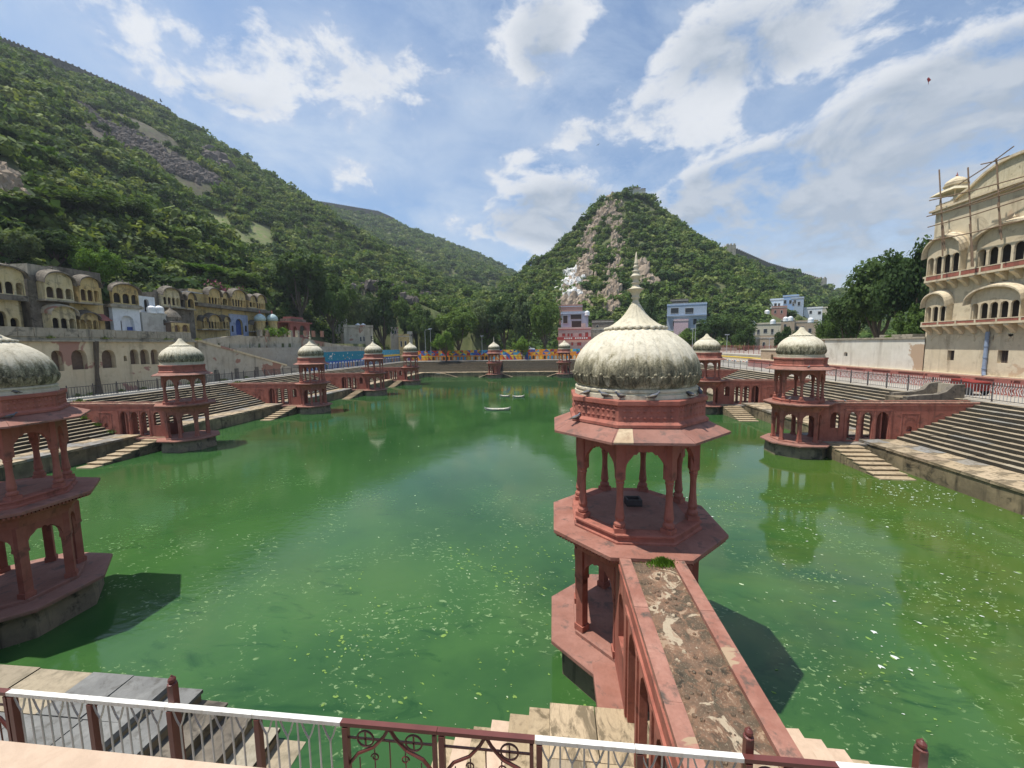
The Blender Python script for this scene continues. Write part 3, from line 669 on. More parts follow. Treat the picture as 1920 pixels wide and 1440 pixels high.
for k, xx in enumerate(XF): bridge(xx, YF, 180, 11.4, ['red bridge behind the middle pavilion of the far bank', 'red bridge behind the far bank pavilion next to the big dome'][k])
# rough crust lumps and the weed tuft on the near bridge
mb = MB()
for _ in range(70):
    x, yy, s_ = random.uniform(-.35, .35), random.uniform(-6.8, -1.9), random.uniform(.012, .05)
    mb.lathe([(0, 3.655), (s_, 3.66), (s_*.7, 3.66+s_*.5), (0, 3.66+s_*.6)], 5, cx=x, cy=yy, cap=False)
tag(mb.build('rubble', 'roof_crust'), 'loose bits of mortar lying on the flat roof of the near bridge', 'rubble', kind='stuff')
mb = MB()
for _ in range(900):
    a = random.uniform(0, 6.28); r_ = random.gauss(0, .13); x, yy = .20+r_*math.cos(a)*1.3, -2.02+.6*r_*math.sin(a); hgt = random.uniform(.03, .16)*max(.3, 1-abs(r_)*3)
    dx, dy = random.uniform(-.06, .06), random.uniform(-.06, .06)
    mb.add([(x, yy, 3.68), (x+.008, yy+.004, 3.68), (x+dx, yy+dy, 3.70+hgt), (x+dx*.6+.02, yy+dy*.6, 3.69+hgt*.6)], [(0, 1, 3, 2)])
tag(mb.build('weed_tuft', 'leaf_bright'), 'small green weed tuft where the near bridge meets the big pavilion', 'weeds', kind='stuff')
c = at_z(1187, 946, 3.98)
bx = thing('stone_box', 'black open stone box on the upper floor of the big pavilion', 'box', (c.x, c.y, 3.985), R(4))
MB().box(-.19, .19, -.15, .15, 0, .03).build('bottom', 'dark_inside', bx)
for (a, b, c_, d) in ((-.19, .19, -.15, -.11), (-.19, .19, .11, .15), (-.19, -.15, -.108, .108), (.15, .19, -.108, .108)): MB().box(a, b, c_, d, .031, .17).build('side', 'iron', bx)
for o in bpy.data.objects:
    if o.name.split('.')[0] in ('carved_band', 'dentils', 'petal_band', 'cap_beads'): o['kind'] = 'stuff'
# ------------------------------------------------------------------ hills
def vnoise(x, y, seed=0):
    xi, yi = np.floor(x).astype(np.int64), np.floor(y).astype(np.int64); xf, yf = x-xi, y-yi
    def h(a, b):
        n = (a*374761393 + b*668265263 + seed*974634777) & 0xffffffff
        n = ((n ^ (n >> 13))*1274126177) & 0xffffffff
        return ((n ^ (n >> 16)) & 0xffff)/65535.
    sx, sy = xf*xf*(3-2*xf), yf*yf*(3-2*yf)
    return (h(xi, yi)*(1-sx)+h(xi+1, yi)*sx)*(1-sy)+(h(xi, yi+1)*(1-sx)+h(xi+1, yi+1)*sx)*sy
def fbm(x, y, sc, oc=4, seed=0):
    t = 0; a = 1; n = 0
    for k in range(oc): t = t+a*vnoise(x/sc*2**k+17*k, y/sc*2**k+31*k, seed+k); n += a; a *= .5
    return t/n-.5
def ridge(pts): return np.array([tuple(at_d(u, v, d)) for u, v, d in pts])
RIDGES = [   # (points, slope on the near side, roughness)
    (ridge([(-700, -200, 300), (-300, -60, 310), (0, 96, 330), (50, 114, 340), (133, 143, 350), (200, 171, 365), (277, 201, 385), (337, 233, 400), (397, 273, 420), (443, 326, 435), (477, 353, 450), (500, 369, 460)]), .66, 1., .75),
    (ridge([(500, 369, 460), (520, 376, 520), (560, 388, 600), (620, 394, 650), (710, 408, 690), (770, 433, 720), (837, 456, 760), (897, 486, 790), (960, 518, 830), (1100, 600, 900)]), .50, .7, .75),
    (ridge([(500, 369, 460), (560, 425, 430), (640, 468, 400), (700, 500, 380), (800, 553, 345), (870, 592, 310)]), .62, .8, .8),
    (ridge([(-500, 120, 95), (-200, 200, 115), (0, 268, 135), (60, 300, 143), (130, 350, 150), (250, 398, 162), (330, 450, 168), (450, 508, 170), (520, 560, 165)]), .86, .45, 1.),
    (ridge([(1160, 362, 265), (1190, 360, 270), (1213, 368, 275), (1245, 412, 287), (1280, 426, 297), (1330, 462, 315), (1365, 478, 330), (1440, 508, 375), (1500, 524, 415), (1600, 552, 480), (1750, 590, 540), (2100, 630, 600)]), .72, .5, .9, 14),
    (ridge([(1160, 362, 265), (1135, 372, 262), (1100, 410, 255), (1070, 446, 250), (1040, 476, 248), (1000, 496, 252), (960, 526, 265), (900, 575, 285)]), .84, .4, .95, 10),
]
def terr_h(x, y):
    x = np.asarray(x, float); y = np.asarray(y, float)
    z = np.full(x.shape, 3.4)
    d0 = np.hypot(x+2, y-45)
    z = z+np.clip((d0-95)*.05, 0, 14)
    z = np.where((x < -51) & (y < 84), np.maximum(z, 8.6+np.clip((-x-60)*.05, 0, 6)), z)
    for pts, sl, ro, ft, *cr_ in RIDGES:
        crest = cr_[0] if cr_ else 0
        best = np.full(x.shape, -1e9)
        for a, b in zip(pts[:-1], pts[1:]):
            ab = b[:2]-a[:2]; L2 = ab@ab
            t = np.clip(((x-a[0])*ab[0]+(y-a[1])*ab[1])/L2, 0, 1)
            d = np.hypot(x-a[0]-t*ab[0], y-a[1]-t*ab[1]); zr = a[2]+t*(b[2]-a[2])
            hgt = zr-8
            gully = 1+.30*ro*fbm(x, y, 60, 3, 5)*np.clip(d/40, 0, 1)
            cur = zr - sl*gully*np.sqrt(d*d+9)+sl*3 + np.clip(d-hgt*ft/sl, 0, 80)*sl*.45
            cur = cur - crest*(1-np.exp(-d/16.))*np.clip(hgt/90, 0, 1)
            best = np.maximum(best, cur)
        best = best+fbm(x, y, 22, 4, 9)*5*ro*np.clip((best-6)/25, 0, 1)
        z = np.maximum(z, best)
    z = np.where((x > -110) & (y < 90), np.minimum(z, 9+np.clip(-61-x, 0, 99)*1.05), z)
    z = np.where((x > -110) & (x < -50) & (y >= 90) & (y < 118), np.minimum(z, 4.2+np.clip(-56-x, 0, 99)*.9), z)
    inside = (x > -50.5) & (x < 32) & (y > -44) & (y < 111)
    z = np.where(inside, -3, z)
    low = (x > -50.5) & (x < 33.5) & ~inside
    return z
def hit(u, v, rmax=1200):
    r = ray(u, v); h = math.hypot(r.x, r.y); ds = np.concatenate([np.arange(55, 300, 1.), np.arange(300, rmax, 3.)])
    X = CAM.x+r.x/h*ds; Y = CAM.y+r.y/h*ds; Z = CAM.z+r.z/h*ds
    T_ = terr_h(X, Y); k = np.nonzero(T_ > Z)[0]
    if len(k) == 0: return None
    k = k[0]; return Vector((X[k], Y[k], float(T_[k])))
def hits(U, V, rmax=800):
    U, V = np.asarray(U, float), np.asarray(V, float)
    rr = np.array(FW)[None]+np.array(R2)[None]*((U-960)/FPX)[:, None]-np.array(U2)[None]*((V-720)/FPX)[:, None]
    h = np.hypot(rr[:, 0], rr[:, 1]); ds = np.concatenate([np.arange(60, 300, 2.), np.arange(300, rmax, 7.)])
    X = CAM.x+(rr[:, 0]/h)[:, None]*ds; Y = CAM.y+(rr[:, 1]/h)[:, None]*ds; Z = CAM.z+(rr[:, 2]/h)[:, None]*ds
    T_ = terr_h(X, Y); over = T_ > Z; k = np.argmax(over, 1); i = np.arange(len(U)); ok = over[i, k]
    return [Vector((X[a, b], Y[a, b], T_[a, b])) if o_ else None for a, b, o_ in zip(i, k, ok)]
def circ(pts):
    """patches of bare ground given by (u, v, radius in metres)"""
    o = []
    for (u, v, rr), h_ in zip(pts, hits([q_[0] for q_ in pts], [q_[1] for q_ in pts])):
        if h_ is not None: o.append((h_.x, h_.y, rr))
    return o
BARE = circ([(150, 200, 9), (170, 225, 10), (200, 240, 16), (235, 255, 20), (265, 285, 22), (290, 300, 22), (320, 300, 20), (340, 325, 20), (370, 325, 12), (310, 270, 14), (250, 230, 12), (185, 260, 8), (210, 265, 8),
             (10, 330, 7), (5, 350, 8), (30, 360, 7), (45, 378, 5)]
            + [(1135, 400, 2), (1110, 430, 3), (1100, 460, 3), (1098, 490, 4), (1090, 520, 5), (1075, 545, 6), (1065, 570, 6), (1150, 410, 2), (1148, 440, 2), (1152, 470, 3), (1154, 500, 3), (1150, 530, 3), (1146, 560, 3), (1142, 585, 3)]
            + [(635, 590, 6), (690, 560, 5), (755, 535, 6), (760, 560, 5), (800, 560, 5)])
MEAD = circ([(415, 415, 9), (430, 430, 10), (445, 450, 9), (458, 470, 8), (465, 485, 6), (480, 435, 9), (490, 445, 7)])
def patch_mask(x, y, P_):
    m_ = np.zeros(x.shape)
    w_ = fbm(x, y, 14, 4, 3)*1.6
    for a, b, rr in P_: m_ = np.maximum(m_, np.clip(1.35-np.hypot(x-a, y-b)/rr+w_*.8, 0, 1))
    return m_
ang = np.concatenate([np.linspace(-180, -72, 30)[:-1], np.linspace(-72, 62, 540)[:-1], np.linspace(62, 180, 30)])
rad = np.concatenate([[0, 20, 35], np.linspace(45, 300, 170), np.geomspace(303, 1100, 130), [1400, 2000, 3500, 7000]])
A_, R_ = np.meshgrid(np.radians(ang), rad, indexing='ij')
TX = CAM.x+R_*np.sin(A_); TY = CAM.y+R_*np.cos(A_); TZ = terr_h(TX, TY)
TZ = np.where(R_ > 1300, np.minimum(TZ, 10), TZ)
nr, na = len(rad), len(ang)
me = bpy.data.meshes.new('hills')
idx = np.arange(na*nr).reshape(na, nr)
q = np.stack([idx[:-1, :-1], idx[:-1, 1:], idx[1:, 1:], idx[1:, :-1]], -1)[:, :, ::-1].reshape(-1, 4)
q = q[:, ::-1]
me.from_pydata(np.stack([TX, TY, TZ], -1).reshape(-1, 3).tolist(), [], [tuple(t_) for t_ in q.tolist() if True])
me.polygons.foreach_set('use_smooth', [True]*len(me.polygons))
for nm, P_ in (('bare', BARE), ('meadow', MEAD)):
    at = me.attributes.new(nm, 'FLOAT', 'POINT'); at.data.foreach_set('value', patch_mask(TX, TY, P_).reshape(-1).astype(np.float32))
me.materials.append(MATS['hill_ground']); me.update()
hills = link('hills', me); tag(hills, kind='structure')
# make sure faces look up
if me.polygons[na*nr//3].normal.z < 0: me.flip_normals()

def leaf_ball(name, n, flat, leafm, size, seed, hollow=.55):
    """a shrub: many leaf-clump faces through the outer part of an uneven crown"""
    r_ = np.random.default_rng(seed); cl = r_.normal(size=(9, 3)); cl[:, 2] = abs(cl[:, 2])*.8; cl *= (.55/np.linalg.norm(cl, axis=1))[:, None]*r_.uniform(.5, 1.15, (9, 1))
    k = r_.integers(0, 9, n); d = r_.normal(size=(n, 3)); d /= np.linalg.norm(d, axis=1)[:, None]
    p_ = cl[k]+d*(r_.uniform(hollow, 1, (n, 1))*.48); p_[:, 2] = np.clip(p_[:, 2]*flat+.30, -.05, 9)
    nrm = d*.9+r_.normal(size=(n, 3))*.45+np.array([0, 0, .35]); nrm /= np.linalg.norm(nrm, axis=1)[:, None]
    a = np.cross(nrm, r_.normal(size=(n, 3))); a /= np.linalg.norm(a, axis=1)[:, None]; b = np.cross(nrm, a)
    s_ = size*r_.uniform(.6, 1.4, (n, 1)); V = np.stack([p_-a*s_, p_+b*s_*.7, p_+a*s_, p_-b*s_*.7], 1).reshape(-1, 3)
    me = bpy.data.meshes.new(name); me.from_pydata(V.tolist(), [], np.arange(4*n).reshape(n, 4).tolist()); me.materials.append(MATS[leafm]); return me
src = bpy.data.collections.new('shrub_sources')
for i, (n, fl, lm, sz) in enumerate([(170, .8, 'leaf_hill', .15), (170, .7, 'leaf_hill', .16), (150, 1.0, 'leaf_mid', .16), (150, .75, 'leaf_dark', .16), (130, .8, 'leaf_grey', .15)]):
    o = bpy.data.objects.new('shrub_source', leaf_ball('shrub_source', n, fl, lm, sz, 50+i)); src.objects.link(o)
def scatter(name, pts, scl, label, srcs, lo=0, hi=4, cat='shrubs'):
    me = bpy.data.meshes.new(name); me.from_pydata(pts.tolist(), [], [])
    at = me.attributes.new('size', 'FLOAT', 'POINT'); at.data.foreach_set('value', scl.astype(np.float32))
    ix = me.attributes.new('pick', 'INT', 'POINT'); ix.data.foreach_set('value', rng.integers(lo, hi+1, len(pts)).astype(np.int32))
    o = link(name, me); t = bpy.data.node_groups.new(name, 'GeometryNodeTree')
    t.interface.new_socket('Geometry', in_out='INPUT', socket_type='NodeSocketGeometry'); t.interface.new_socket('Geometry', in_out='OUTPUT', socket_type='NodeSocketGeometry')
    N = t.nodes; gi, go = N.new('NodeGroupInput'), N.new('NodeGroupOutput'); ip = N.new('GeometryNodeInstanceOnPoints'); ci = N.new('GeometryNodeCollectionInfo')
    ci.inputs['Collection'].default_value = srcs; ci.inputs['Separate Children'].default_value = True; ci.inputs['Reset Children'].default_value = True
    a1 = N.new('GeometryNodeInputNamedAttribute'); a1.data_type = 'FLOAT'; a1.inputs[0].default_value = 'size'
    a2 = N.new('GeometryNodeInputNamedAttribute'); a2.data_type = 'INT'; a2.inputs[0].default_value = 'pick'
    rv = N.new('FunctionNodeRandomValue'); rv.data_type = 'FLOAT_VECTOR'; rv.inputs[0].default_value = (-.15, -.15, 0); rv.inputs[1].default_value = (.15, .15, 6.28)
    L = t.links; L.new(gi.outputs[0], ip.inputs['Points']); L.new(ci.outputs[0], ip.inputs['Instance']); ip.inputs['Pick Instance'].default_value = True
    L.new(a2.outputs[0], ip.inputs['Instance Index']); L.new(a1.outputs[0], ip.inputs['Scale']); L.new(rv.outputs[0], ip.inputs['Rotation']); L.new(ip.outputs[0], go.inputs[0])
    md = o.modifiers.new('scatter', 'NODES'); md.node_group = t
    return tag(o, label, cat, kind='stuff')
CLEAR = []
def scatter_pts(n, r0, r1, a0=-68, a1=58):
    r = np.sqrt(rng.uniform(r0*r0, r1*r1, n)); a = np.radians(rng.uniform(a0, a1, n)); x, y = CAM.x+r*np.sin(a), CAM.y+r*np.cos(a)
    z = terr_h(x, y)
    ok = (z > 0) & ~((x < -45) & (x > -66) & (y < 90)) & ~((x > 20) & (x < 44) & (y < 60)) & ~((x > -60) & (x < 60) & (y < 114))
    for hx, hy, hr in CLEAR:
        dx_, dy_ = hx-CAM.x, hy-CAM.y; L_ = math.hypot(dx_, dy_); tt = ((x-CAM.x)*dx_+(y-CAM.y)*dy_)/L_; pp = abs((x-CAM.x)*dy_-(y-CAM.y)*dx_)/L_
        ok &= ~((pp < hr) & (tt > L_-9) & (tt < L_+4))
    b = patch_mask(x, y, BARE); mm = patch_mask(x, y, MEAD)
    ok &= rng.uniform(size=n) > np.maximum(np.where(r > 300, b*.7, b*1.3), mm*1.6)
    return np.stack([x, y, z], 1)[ok], r[ok]
def above(p_, k=7.5): return p_[:, 2] > k
# ------------------------------------------------------------------ rocks
def chunk(mb, c, sx, sy, sz, mi=0):
    a = random.uniform(0, 6.28); ca, sa = math.cos(a), math.sin(a); o = len(mb.v)
    mb.loft([[(sx*x*k, sy*y*k, z*sz) for x, y in ((-1, -.55), (-.5, -1), (.6, -.95), (1, -.3), (.9, .7), (.2, 1), (-.8, .8))] for z, k in ((-.9, .85), (-.2, 1.0), (.55, .92), (.95, .55))], mi=mi)
    for i in range(o, len(mb.v)):
        x, y, z = mb.v[i]; x += random.uniform(-.26, .26)*sx; y += random.uniform(-.26, .26)*sy; z += random.uniform(-.2, .2)*sz
        mb.v[i] = (c[0]+x*ca-y*sa, c[1]+x*sa+y*ca, c[2]+z)
def outcrop(name, label, path, width, n, size, m_, tall=1.3):
    mb = MB(); px = np.array(path, float); seg = np.hypot(*(px[1:, :2]-px[:-1, :2]).T); cs = np.concatenate([[0], np.cumsum(seg)])
    t = rng.uniform(0, cs[-1], n); wd = np.interp(t, cs, px[:, 2])
    U = np.interp(t, cs, px[:, 0])+rng.normal(0, .33, n)*wd; V = np.interp(t, cs, px[:, 1])+rng.uniform(-5, 5, n)
    for h_, w_ in zip(hits(U, V), wd):
        if h_ is None: continue
        s_ = size*random.choice([.4, .5, .7, .8, 1, 1.3])*(.6+.4*w_/width)
        chunk(mb, (h_.x, h_.y, h_.z+s_*tall*random.uniform(-.1, .8)), s_, s_*.8, s_*tall*random.uniform(.7, 1.5))
    o = mb.build(name, m_); o.data.update(); return tag(o, label, 'rocks', kind='stuff')
outcrop('rock_rib', 'tan vertical rib of broken rock down the left face of the steep hill', [(1150, 372, 12), (1140, 392, 12), (1125, 415, 14), (1108, 440, 18), (1100, 465, 20), (1102, 490, 22), (1094, 515, 26), (1078, 535, 34), (1062, 560, 42), (1054, 580, 40), (1088, 588, 24), (1098, 560, 18)], 50, 1100, 1.35, 'rock_tan', 1.5)
outcrop('rock_rib', 'white-washed rocks above the pink temple', [(1083, 508, 10), (1072, 525, 26), (1068, 545, 34), (1066, 565, 42)], 40, 420, 1.35, 'rock_white', 1.3)
outcrop('rock_rib', 'second narrow rib of tan rock right of the white-washed rocks', [(1158, 385, 14), (1150, 400, 14), (1145, 425, 12), (1160, 412, 12), (1165, 425, 16), (1150, 432, 8), (1158, 455, 14), (1162, 470, 20), (1152, 480, 18), (1156, 500, 18), (1150, 520, 18), (1150, 545, 20), (1142, 565, 26), (1142, 592, 30)], 26, 900, 1.0, 'rock_tan', 2.0)
outcrop('rock_rib', 'small rocks showing behind the finial of the big dome', [(1205, 500, 8), (1208, 520, 10), (1200, 545, 14), (1235, 535, 8)], 14, 40, 2.2, 'rock_tan', 1.3)
outcrop('rock_face', 'grey brown rock scree high on the left hill', [(150, 195, 14), (190, 232, 30), (235, 258, 46), (280, 290, 60), (320, 310, 60), (370, 330, 56), (420, 345, 36)], 60, 2200, 1.05, 'rock_grey', .8)
outcrop('rock_face', 'grey rock scree along the edge of the left hill below its skyline', [(385, 290, 14), (410, 310, 22), (425, 325, 16)], 20, 60, 3.0, 'rock_grey', .9)
outcrop('rock_face', 'bare pinkish boulders at the left edge above the old houses', [(0, 335, 20), (8, 352, 30), (30, 368, 24), (48, 382, 14)], 26, 320, .95, 'rock_tan', .9)
outcrop('rock_face', 'broken brown rocks low on the left hill behind the trees', [(690, 555, 16), (755, 528, 12), (757, 550, 10), (765, 575, 16), (800, 558, 14), (640, 545, 8)], 16, 220, .95, 'rock_grey', 1.2)

# fort walls along the skyline
def fort_wall(pts, h, label, thick=1.6):
    rt = thing('fort_wall', label, 'wall', tuple(at_d(*pts[0]))); o0 = rt.location.copy()
    P_ = [at_d(*q_)-o0 for q_ in pts]
    for a, b in zip(P_[:-1], P_[1:]):
        d = (b-a); n_ = max(1, int(d.length/14))
        for k in range(n_):
            s_, e_ = a+d*k/n_, a+d*(k+1)/n_; w_ = Vector((-d.y, d.x, 0)).normalized()*thick/2
            ring = lambda c: [c-w_-Vector((0, 0, 14)), c+w_-Vector((0, 0, 14)), c+w_+Vector((0, 0, h)), c-w_+Vector((0, 0, h))]
            mb = MB().loft([ring(s_), ring(e_)])
            for m_ in range(6):
                c = s_+(e_-s_)*(m_+.5)/6+Vector((0, 0, h)); mb.lathe([(.55, 0+c.z-.02), (.55, c.z+.8)], 4, cx=c.x, cy=c.y)
            mb.build('wall_section', 'haveli_dark', rt)
    return rt
fort_wall([(-40, 86, 322), (0, 96, 330), (50, 114, 340), (133, 143, 350), (200, 171, 365), (277, 202, 385), (320, 222, 396)], 6.5, 'long dark fort wall climbing the skyline of the left hill')
fort_wall([(560, 386, 600), (620, 393, 650), (710, 407, 690), (740, 420, 705)], 9.0, 'fort wall on the skyline of the farther left ridge')
fort_wall([(1362, 472, 330), (1372, 476, 334), (1440, 505, 375), (1500, 522, 415), (1545, 535, 445)], 4.6, 'fort wall running down the right shoulder of the steep hill')
for (u, v, d, w_, h_, lb) in ((1367, 470, 329, 3.2, 3.2, 'small square tower at the top end of the right hill fort wall'), (1533, 530, 436, 4.5, 3, 'small broken tower at the lower end of the right hill fort wall'), (563, 386, 600, 4, 7, 'pale end tower of the far left ridge wall')):
    c = at_d(u, v, d); t = thing('tower', lb, 'tower', (c.x, c.y, c.z-6)); MB().box(-w_, w_, -w_, w_, 0, 6+h_).build('body', 'ruin_wall', t)
    for k in (-1, 0, 1): MB().box(k*w_*.7-.5, k*w_*.7+.5, -w_-.1, -w_+1, 6+h_, 7+h_).build('battlement', 'ruin_wall', t)
# hilltop temple
c = at_d(1193, 356, 268); t = thing('hilltop_temple', 'little white temple with a dark flat roof on the very top of the steep hill', 'temple', (c.x, c.y, c.z-3))
t.scale = (.72, .72, .62); t.location.z -= .4; MB().box(-7, 7, -4, 4, 0, 3.4).build('plinth', 'concrete', t); MB().wall(-4, 2.5, 3.4, 6.2, -2.5, 2.5, [(-3, -1.8, 3.6, 5, 5.5, 0), (0, 1.2, 3.6, 5, 5.5, 0)]).build('shrine', 'concrete', t)
MB().box(-4.6, 3.2, -3, 3, 6.2, 6.6).build('roof', 'haveli_dark', t); MB().box(3.5, 7.6, -2, 2, 5.6, 5.8).build('awning', 'haveli_dark', t)
for x in (3.8, 7.2): MB().box(x, x+.25, -1.9, -1.65, 3.4, 5.6).build('post', 'haveli_dark', t)
MB().box(-7, 7, -4.1, -3.85, 3.4, 4.0).build('parapet', 'concrete', t)

# ------------------------------------------------------------------ trees
def crown_mesh(name, n, seed, leafm, nb=16, size=.028):
    r_ = np.random.default_rng(seed)
    C = r_.normal(size=(nb, 3)); C /= np.linalg.norm(C, axis=1)[:, None]; C *= r_.uniform(.35, 1, (nb, 1))*np.array([.36, .36, .27]); C[:, 2] += .66
    rad_ = r_.uniform(.10, .19, nb)
    k = r_.integers(0, nb, n); d = r_.normal(size=(n, 3)); d /= np.linalg.norm(d, axis=1)[:, None]
    sub = r_.normal(size=(nb*7, 3)); sub /= np.linalg.norm(sub, axis=1)[:, None]
    j = k*7+r_.integers(0, 7, n)
    p_ = C[k]+sub[j]*rad_[k][:, None]*.75+d*rad_[k][:, None]*r_.uniform(.25, .62, (n, 1))
    p_[:, 2] -= np.clip(.33-p_[:, 2], 0, 1)*.7
    nrm = d*.7+sub[j]*.5+r_.normal(size=(n, 3))*.5+np.array([0, 0, .3]); nrm /= np.linalg.norm(nrm, axis=1)[:, None]
    a = np.cross(nrm, r_.normal(size=(n, 3))); a /= np.linalg.norm(a, axis=1)[:, None]; b = np.cross(nrm, a)
    s_ = size*r_.uniform(.5, 1.4, (n, 1)); V = np.stack([p_-a*s_, p_+b*s_*.6, p_+a*s_, p_-b*s_*.6], 1).reshape(-1, 3)
    me = bpy.data.meshes.new('crown'); me.from_pydata(V.tolist(), [], np.arange(4*n).reshape(n, 4).tolist()); me.materials.append(MATS[leafm]); return me, C
CR = {}
def crown(leafm, k):
    if (leafm, k) not in CR:
        me, C = crown_mesh('crown', 9500, 100+k*7, leafm, nb=15+k*2, size=.0225)
        mb = MB(); mb.tube([(0, 0, -.08), (.01, .005, .12), (-.01, .01, .3), (.01, 0, .5)], [.034, .026, .02, .012], 8)
        for c in C[::2]: mb.tube([(0, 0, .16+.12*random.random()), (c[0]*.4, c[1]*.4, .34), (c[0]*.8, c[1]*.8, c[2]*.9), tuple(c)], [.016, .012, .008, .004], 5)
        CR[(leafm, k)] = (me, mb.mesh('trunk', 'bark'))
    return CR[(leafm, k)]
def tree(u, vtop, d, wpx, leafm, label, k=0, cat='tree', gz=None, group=None, name='leafy_tree'):
    top = at_d(u, vtop, d); z0 = float(terr_h([top.x], [top.y])[0]) if gz is None else gz
    if z0 < 0: z0 = 3.7
    h = max(3, top.z-z0)*1.03; wd = wpx/FPX*(top-CAM).dot(FW)
    t = thing(name, label, cat, (top.x, top.y, z0), random.uniform(0, 6.28), group or 'trees round the tank')
    cm, tm = crown(leafm, k); sx = wd/.92
    for nm, me in (('crown', cm), ('trunk', tm)):
        o = link(nm, me, t); o.scale = (sx, sx, h/.98) if nm == 'crown' else (min(sx, h), min(sx, h), h/.98)
    return t
TREES = [(555, 480, 112, 125, 'leaf_dark', 'tall dark tree rising behind the retaining wall left of the second left pavilion', 0, None), (618, 520, 114, 80, 'leaf_mid', 'tree right of the tall dark one, above the crenellated retaining wall', 1, None),
 (510, 500, 125, 70, 'leaf_mid', 'tree behind the old blue-gated mansion, at its right end', 2, None),
 (668, 545, 122, 70, 'leaf_grey', 'grey green tree above the white-washed building with two roof tanks', 2, None), (715, 548, 126, 80, 'leaf_dark', 'dark tree right of the building with two tanks', 3, None),
 (765, 565, 128, 70, 'leaf_mid', 'tree above the yellow ruin left of the street lamps', 0, 4), (805, 585, 122, 60, 'leaf_dark', 'small dark tree behind the left end of the orange mural', 1, 4),
 (858, 580, 118, 95, 'leaf_mid', 'broad round tree behind the mural, left of the far middle pavilion', 2, 4), (905, 566, 126, 80, 'leaf_grey', 'greyish tree directly left of the far middle pavilion', 3, 4),
 (945, 560, 124, 85, 'leaf_dark', 'dense tree directly behind the far middle pavilion', 0, 4), (985, 558, 120, 75, 'leaf_grey', 'tree above the parked white car', 1, 4), (1022, 566, 117, 70, 'leaf_mid', 'tree with a forked pale trunk left of the pink temple', 2, 4),
 (835, 625, 113, 50, 'leaf_bright', 'low bright bush behind the left part of the orange mural', 3, 4), (980, 632, 112, 36, 'leaf_bright', 'low green bush behind the parked white car', 1, 4),
 (1330, 595, 132, 75, 'leaf_dark', 'dark tree behind the right bank pavilion next to the big dome', 0, 4), (1375, 588, 138, 80, 'leaf_dark', 'dark wide tree left of the lime green house', 2, 4), (1290, 618, 128, 60, 'leaf_mid', 'tree below the blue grey house', 1, 4),
 (1400, 615, 120, 50, 'leaf_dark', 'dark tree in front of the lime green house', 3, 4), (1472, 615, 100, 44, 'leaf_dark', 'small tree left of the nearest right pavilion dome', 1, 4), (1215, 560, 150, 60, 'leaf_dark', 'dark tree behind the cone of the big dome', 3, 6),
 (1600, 545, 86, 90, 'leaf_dark', 'dark tree behind the left half of the white wall', 2, 4), (1660, 482, 82, 150, 'leaf_dark', 'big dark spreading tree behind the white wall beside the palace', 0, 4), (1715, 468, 76, 110, 'leaf_dark', 'tallest dark tree, touching the corner of the palace', 3, 4),
 (1725, 575, 70, 70, 'leaf_mid', 'lighter low tree at the foot of the palace corner', 1, 4), (1570, 575, 95, 60, 'leaf_mid', 'lighter small tree at the left end of the white wall', 1, 4),
 (40, 395, 92, 150, 'leaf_dark', 'dark tree on the slope above the left-edge houses', 0, None), (150, 365, 104, 150, 'leaf_dark', 'large dark tree on the slope above the twin bay house', 3, None), (235, 370, 112, 120, 'leaf_dark', 'dark tree crown right of the largest slope tree', 2, None),
 (100, 430, 84, 110, 'leaf_dark', 'dark tree just behind the grey roof block', 1, None), (290, 440, 110, 90, 'leaf_dark', 'dark tree above the dark houses in the row', 0, None), (170, 462, 82, 80, 'leaf_bright', 'bright green feathery tree above the twin bay house', 2, None),
 (320, 472, 108, 80, 'leaf_mid', 'mid green tree above the middle of the row of houses', 1, None), (370, 500, 104, 90, 'leaf_bright', 'bright green tree above the left half of the blue-gated mansion', 3, None), (440, 508, 108, 90, 'leaf_mid', 'green tree above the right half of the blue-gated mansion', 2, None),
 (50, 275, 130, 70, 'leaf_bright', 'bright green tree beside the boulders at the left edge', 3, None), (0, 265, 128, 80, 'leaf_dark', 'dark tree at the left edge above the boulders', 1, None), (85, 310, 128, 60, 'leaf_grey', 'grey green tree right of the boulders', 2, None),
 (10, 430, 80, 90, 'leaf_grey', 'grey leaved tree above the left-edge balcony house', 2, None), (405, 470, 140, 70, 'leaf_mid', 'tree halfway up the slope above the mansion', 0, None), (470, 500, 132, 60, 'leaf_bright', 'light green tree above the right end of the mansion', 1, None)]
for (u, v, d, wp, lm, lb, k, gz) in TREES: tree(u, v, d, wp, lm, lb, k, gz=gz)
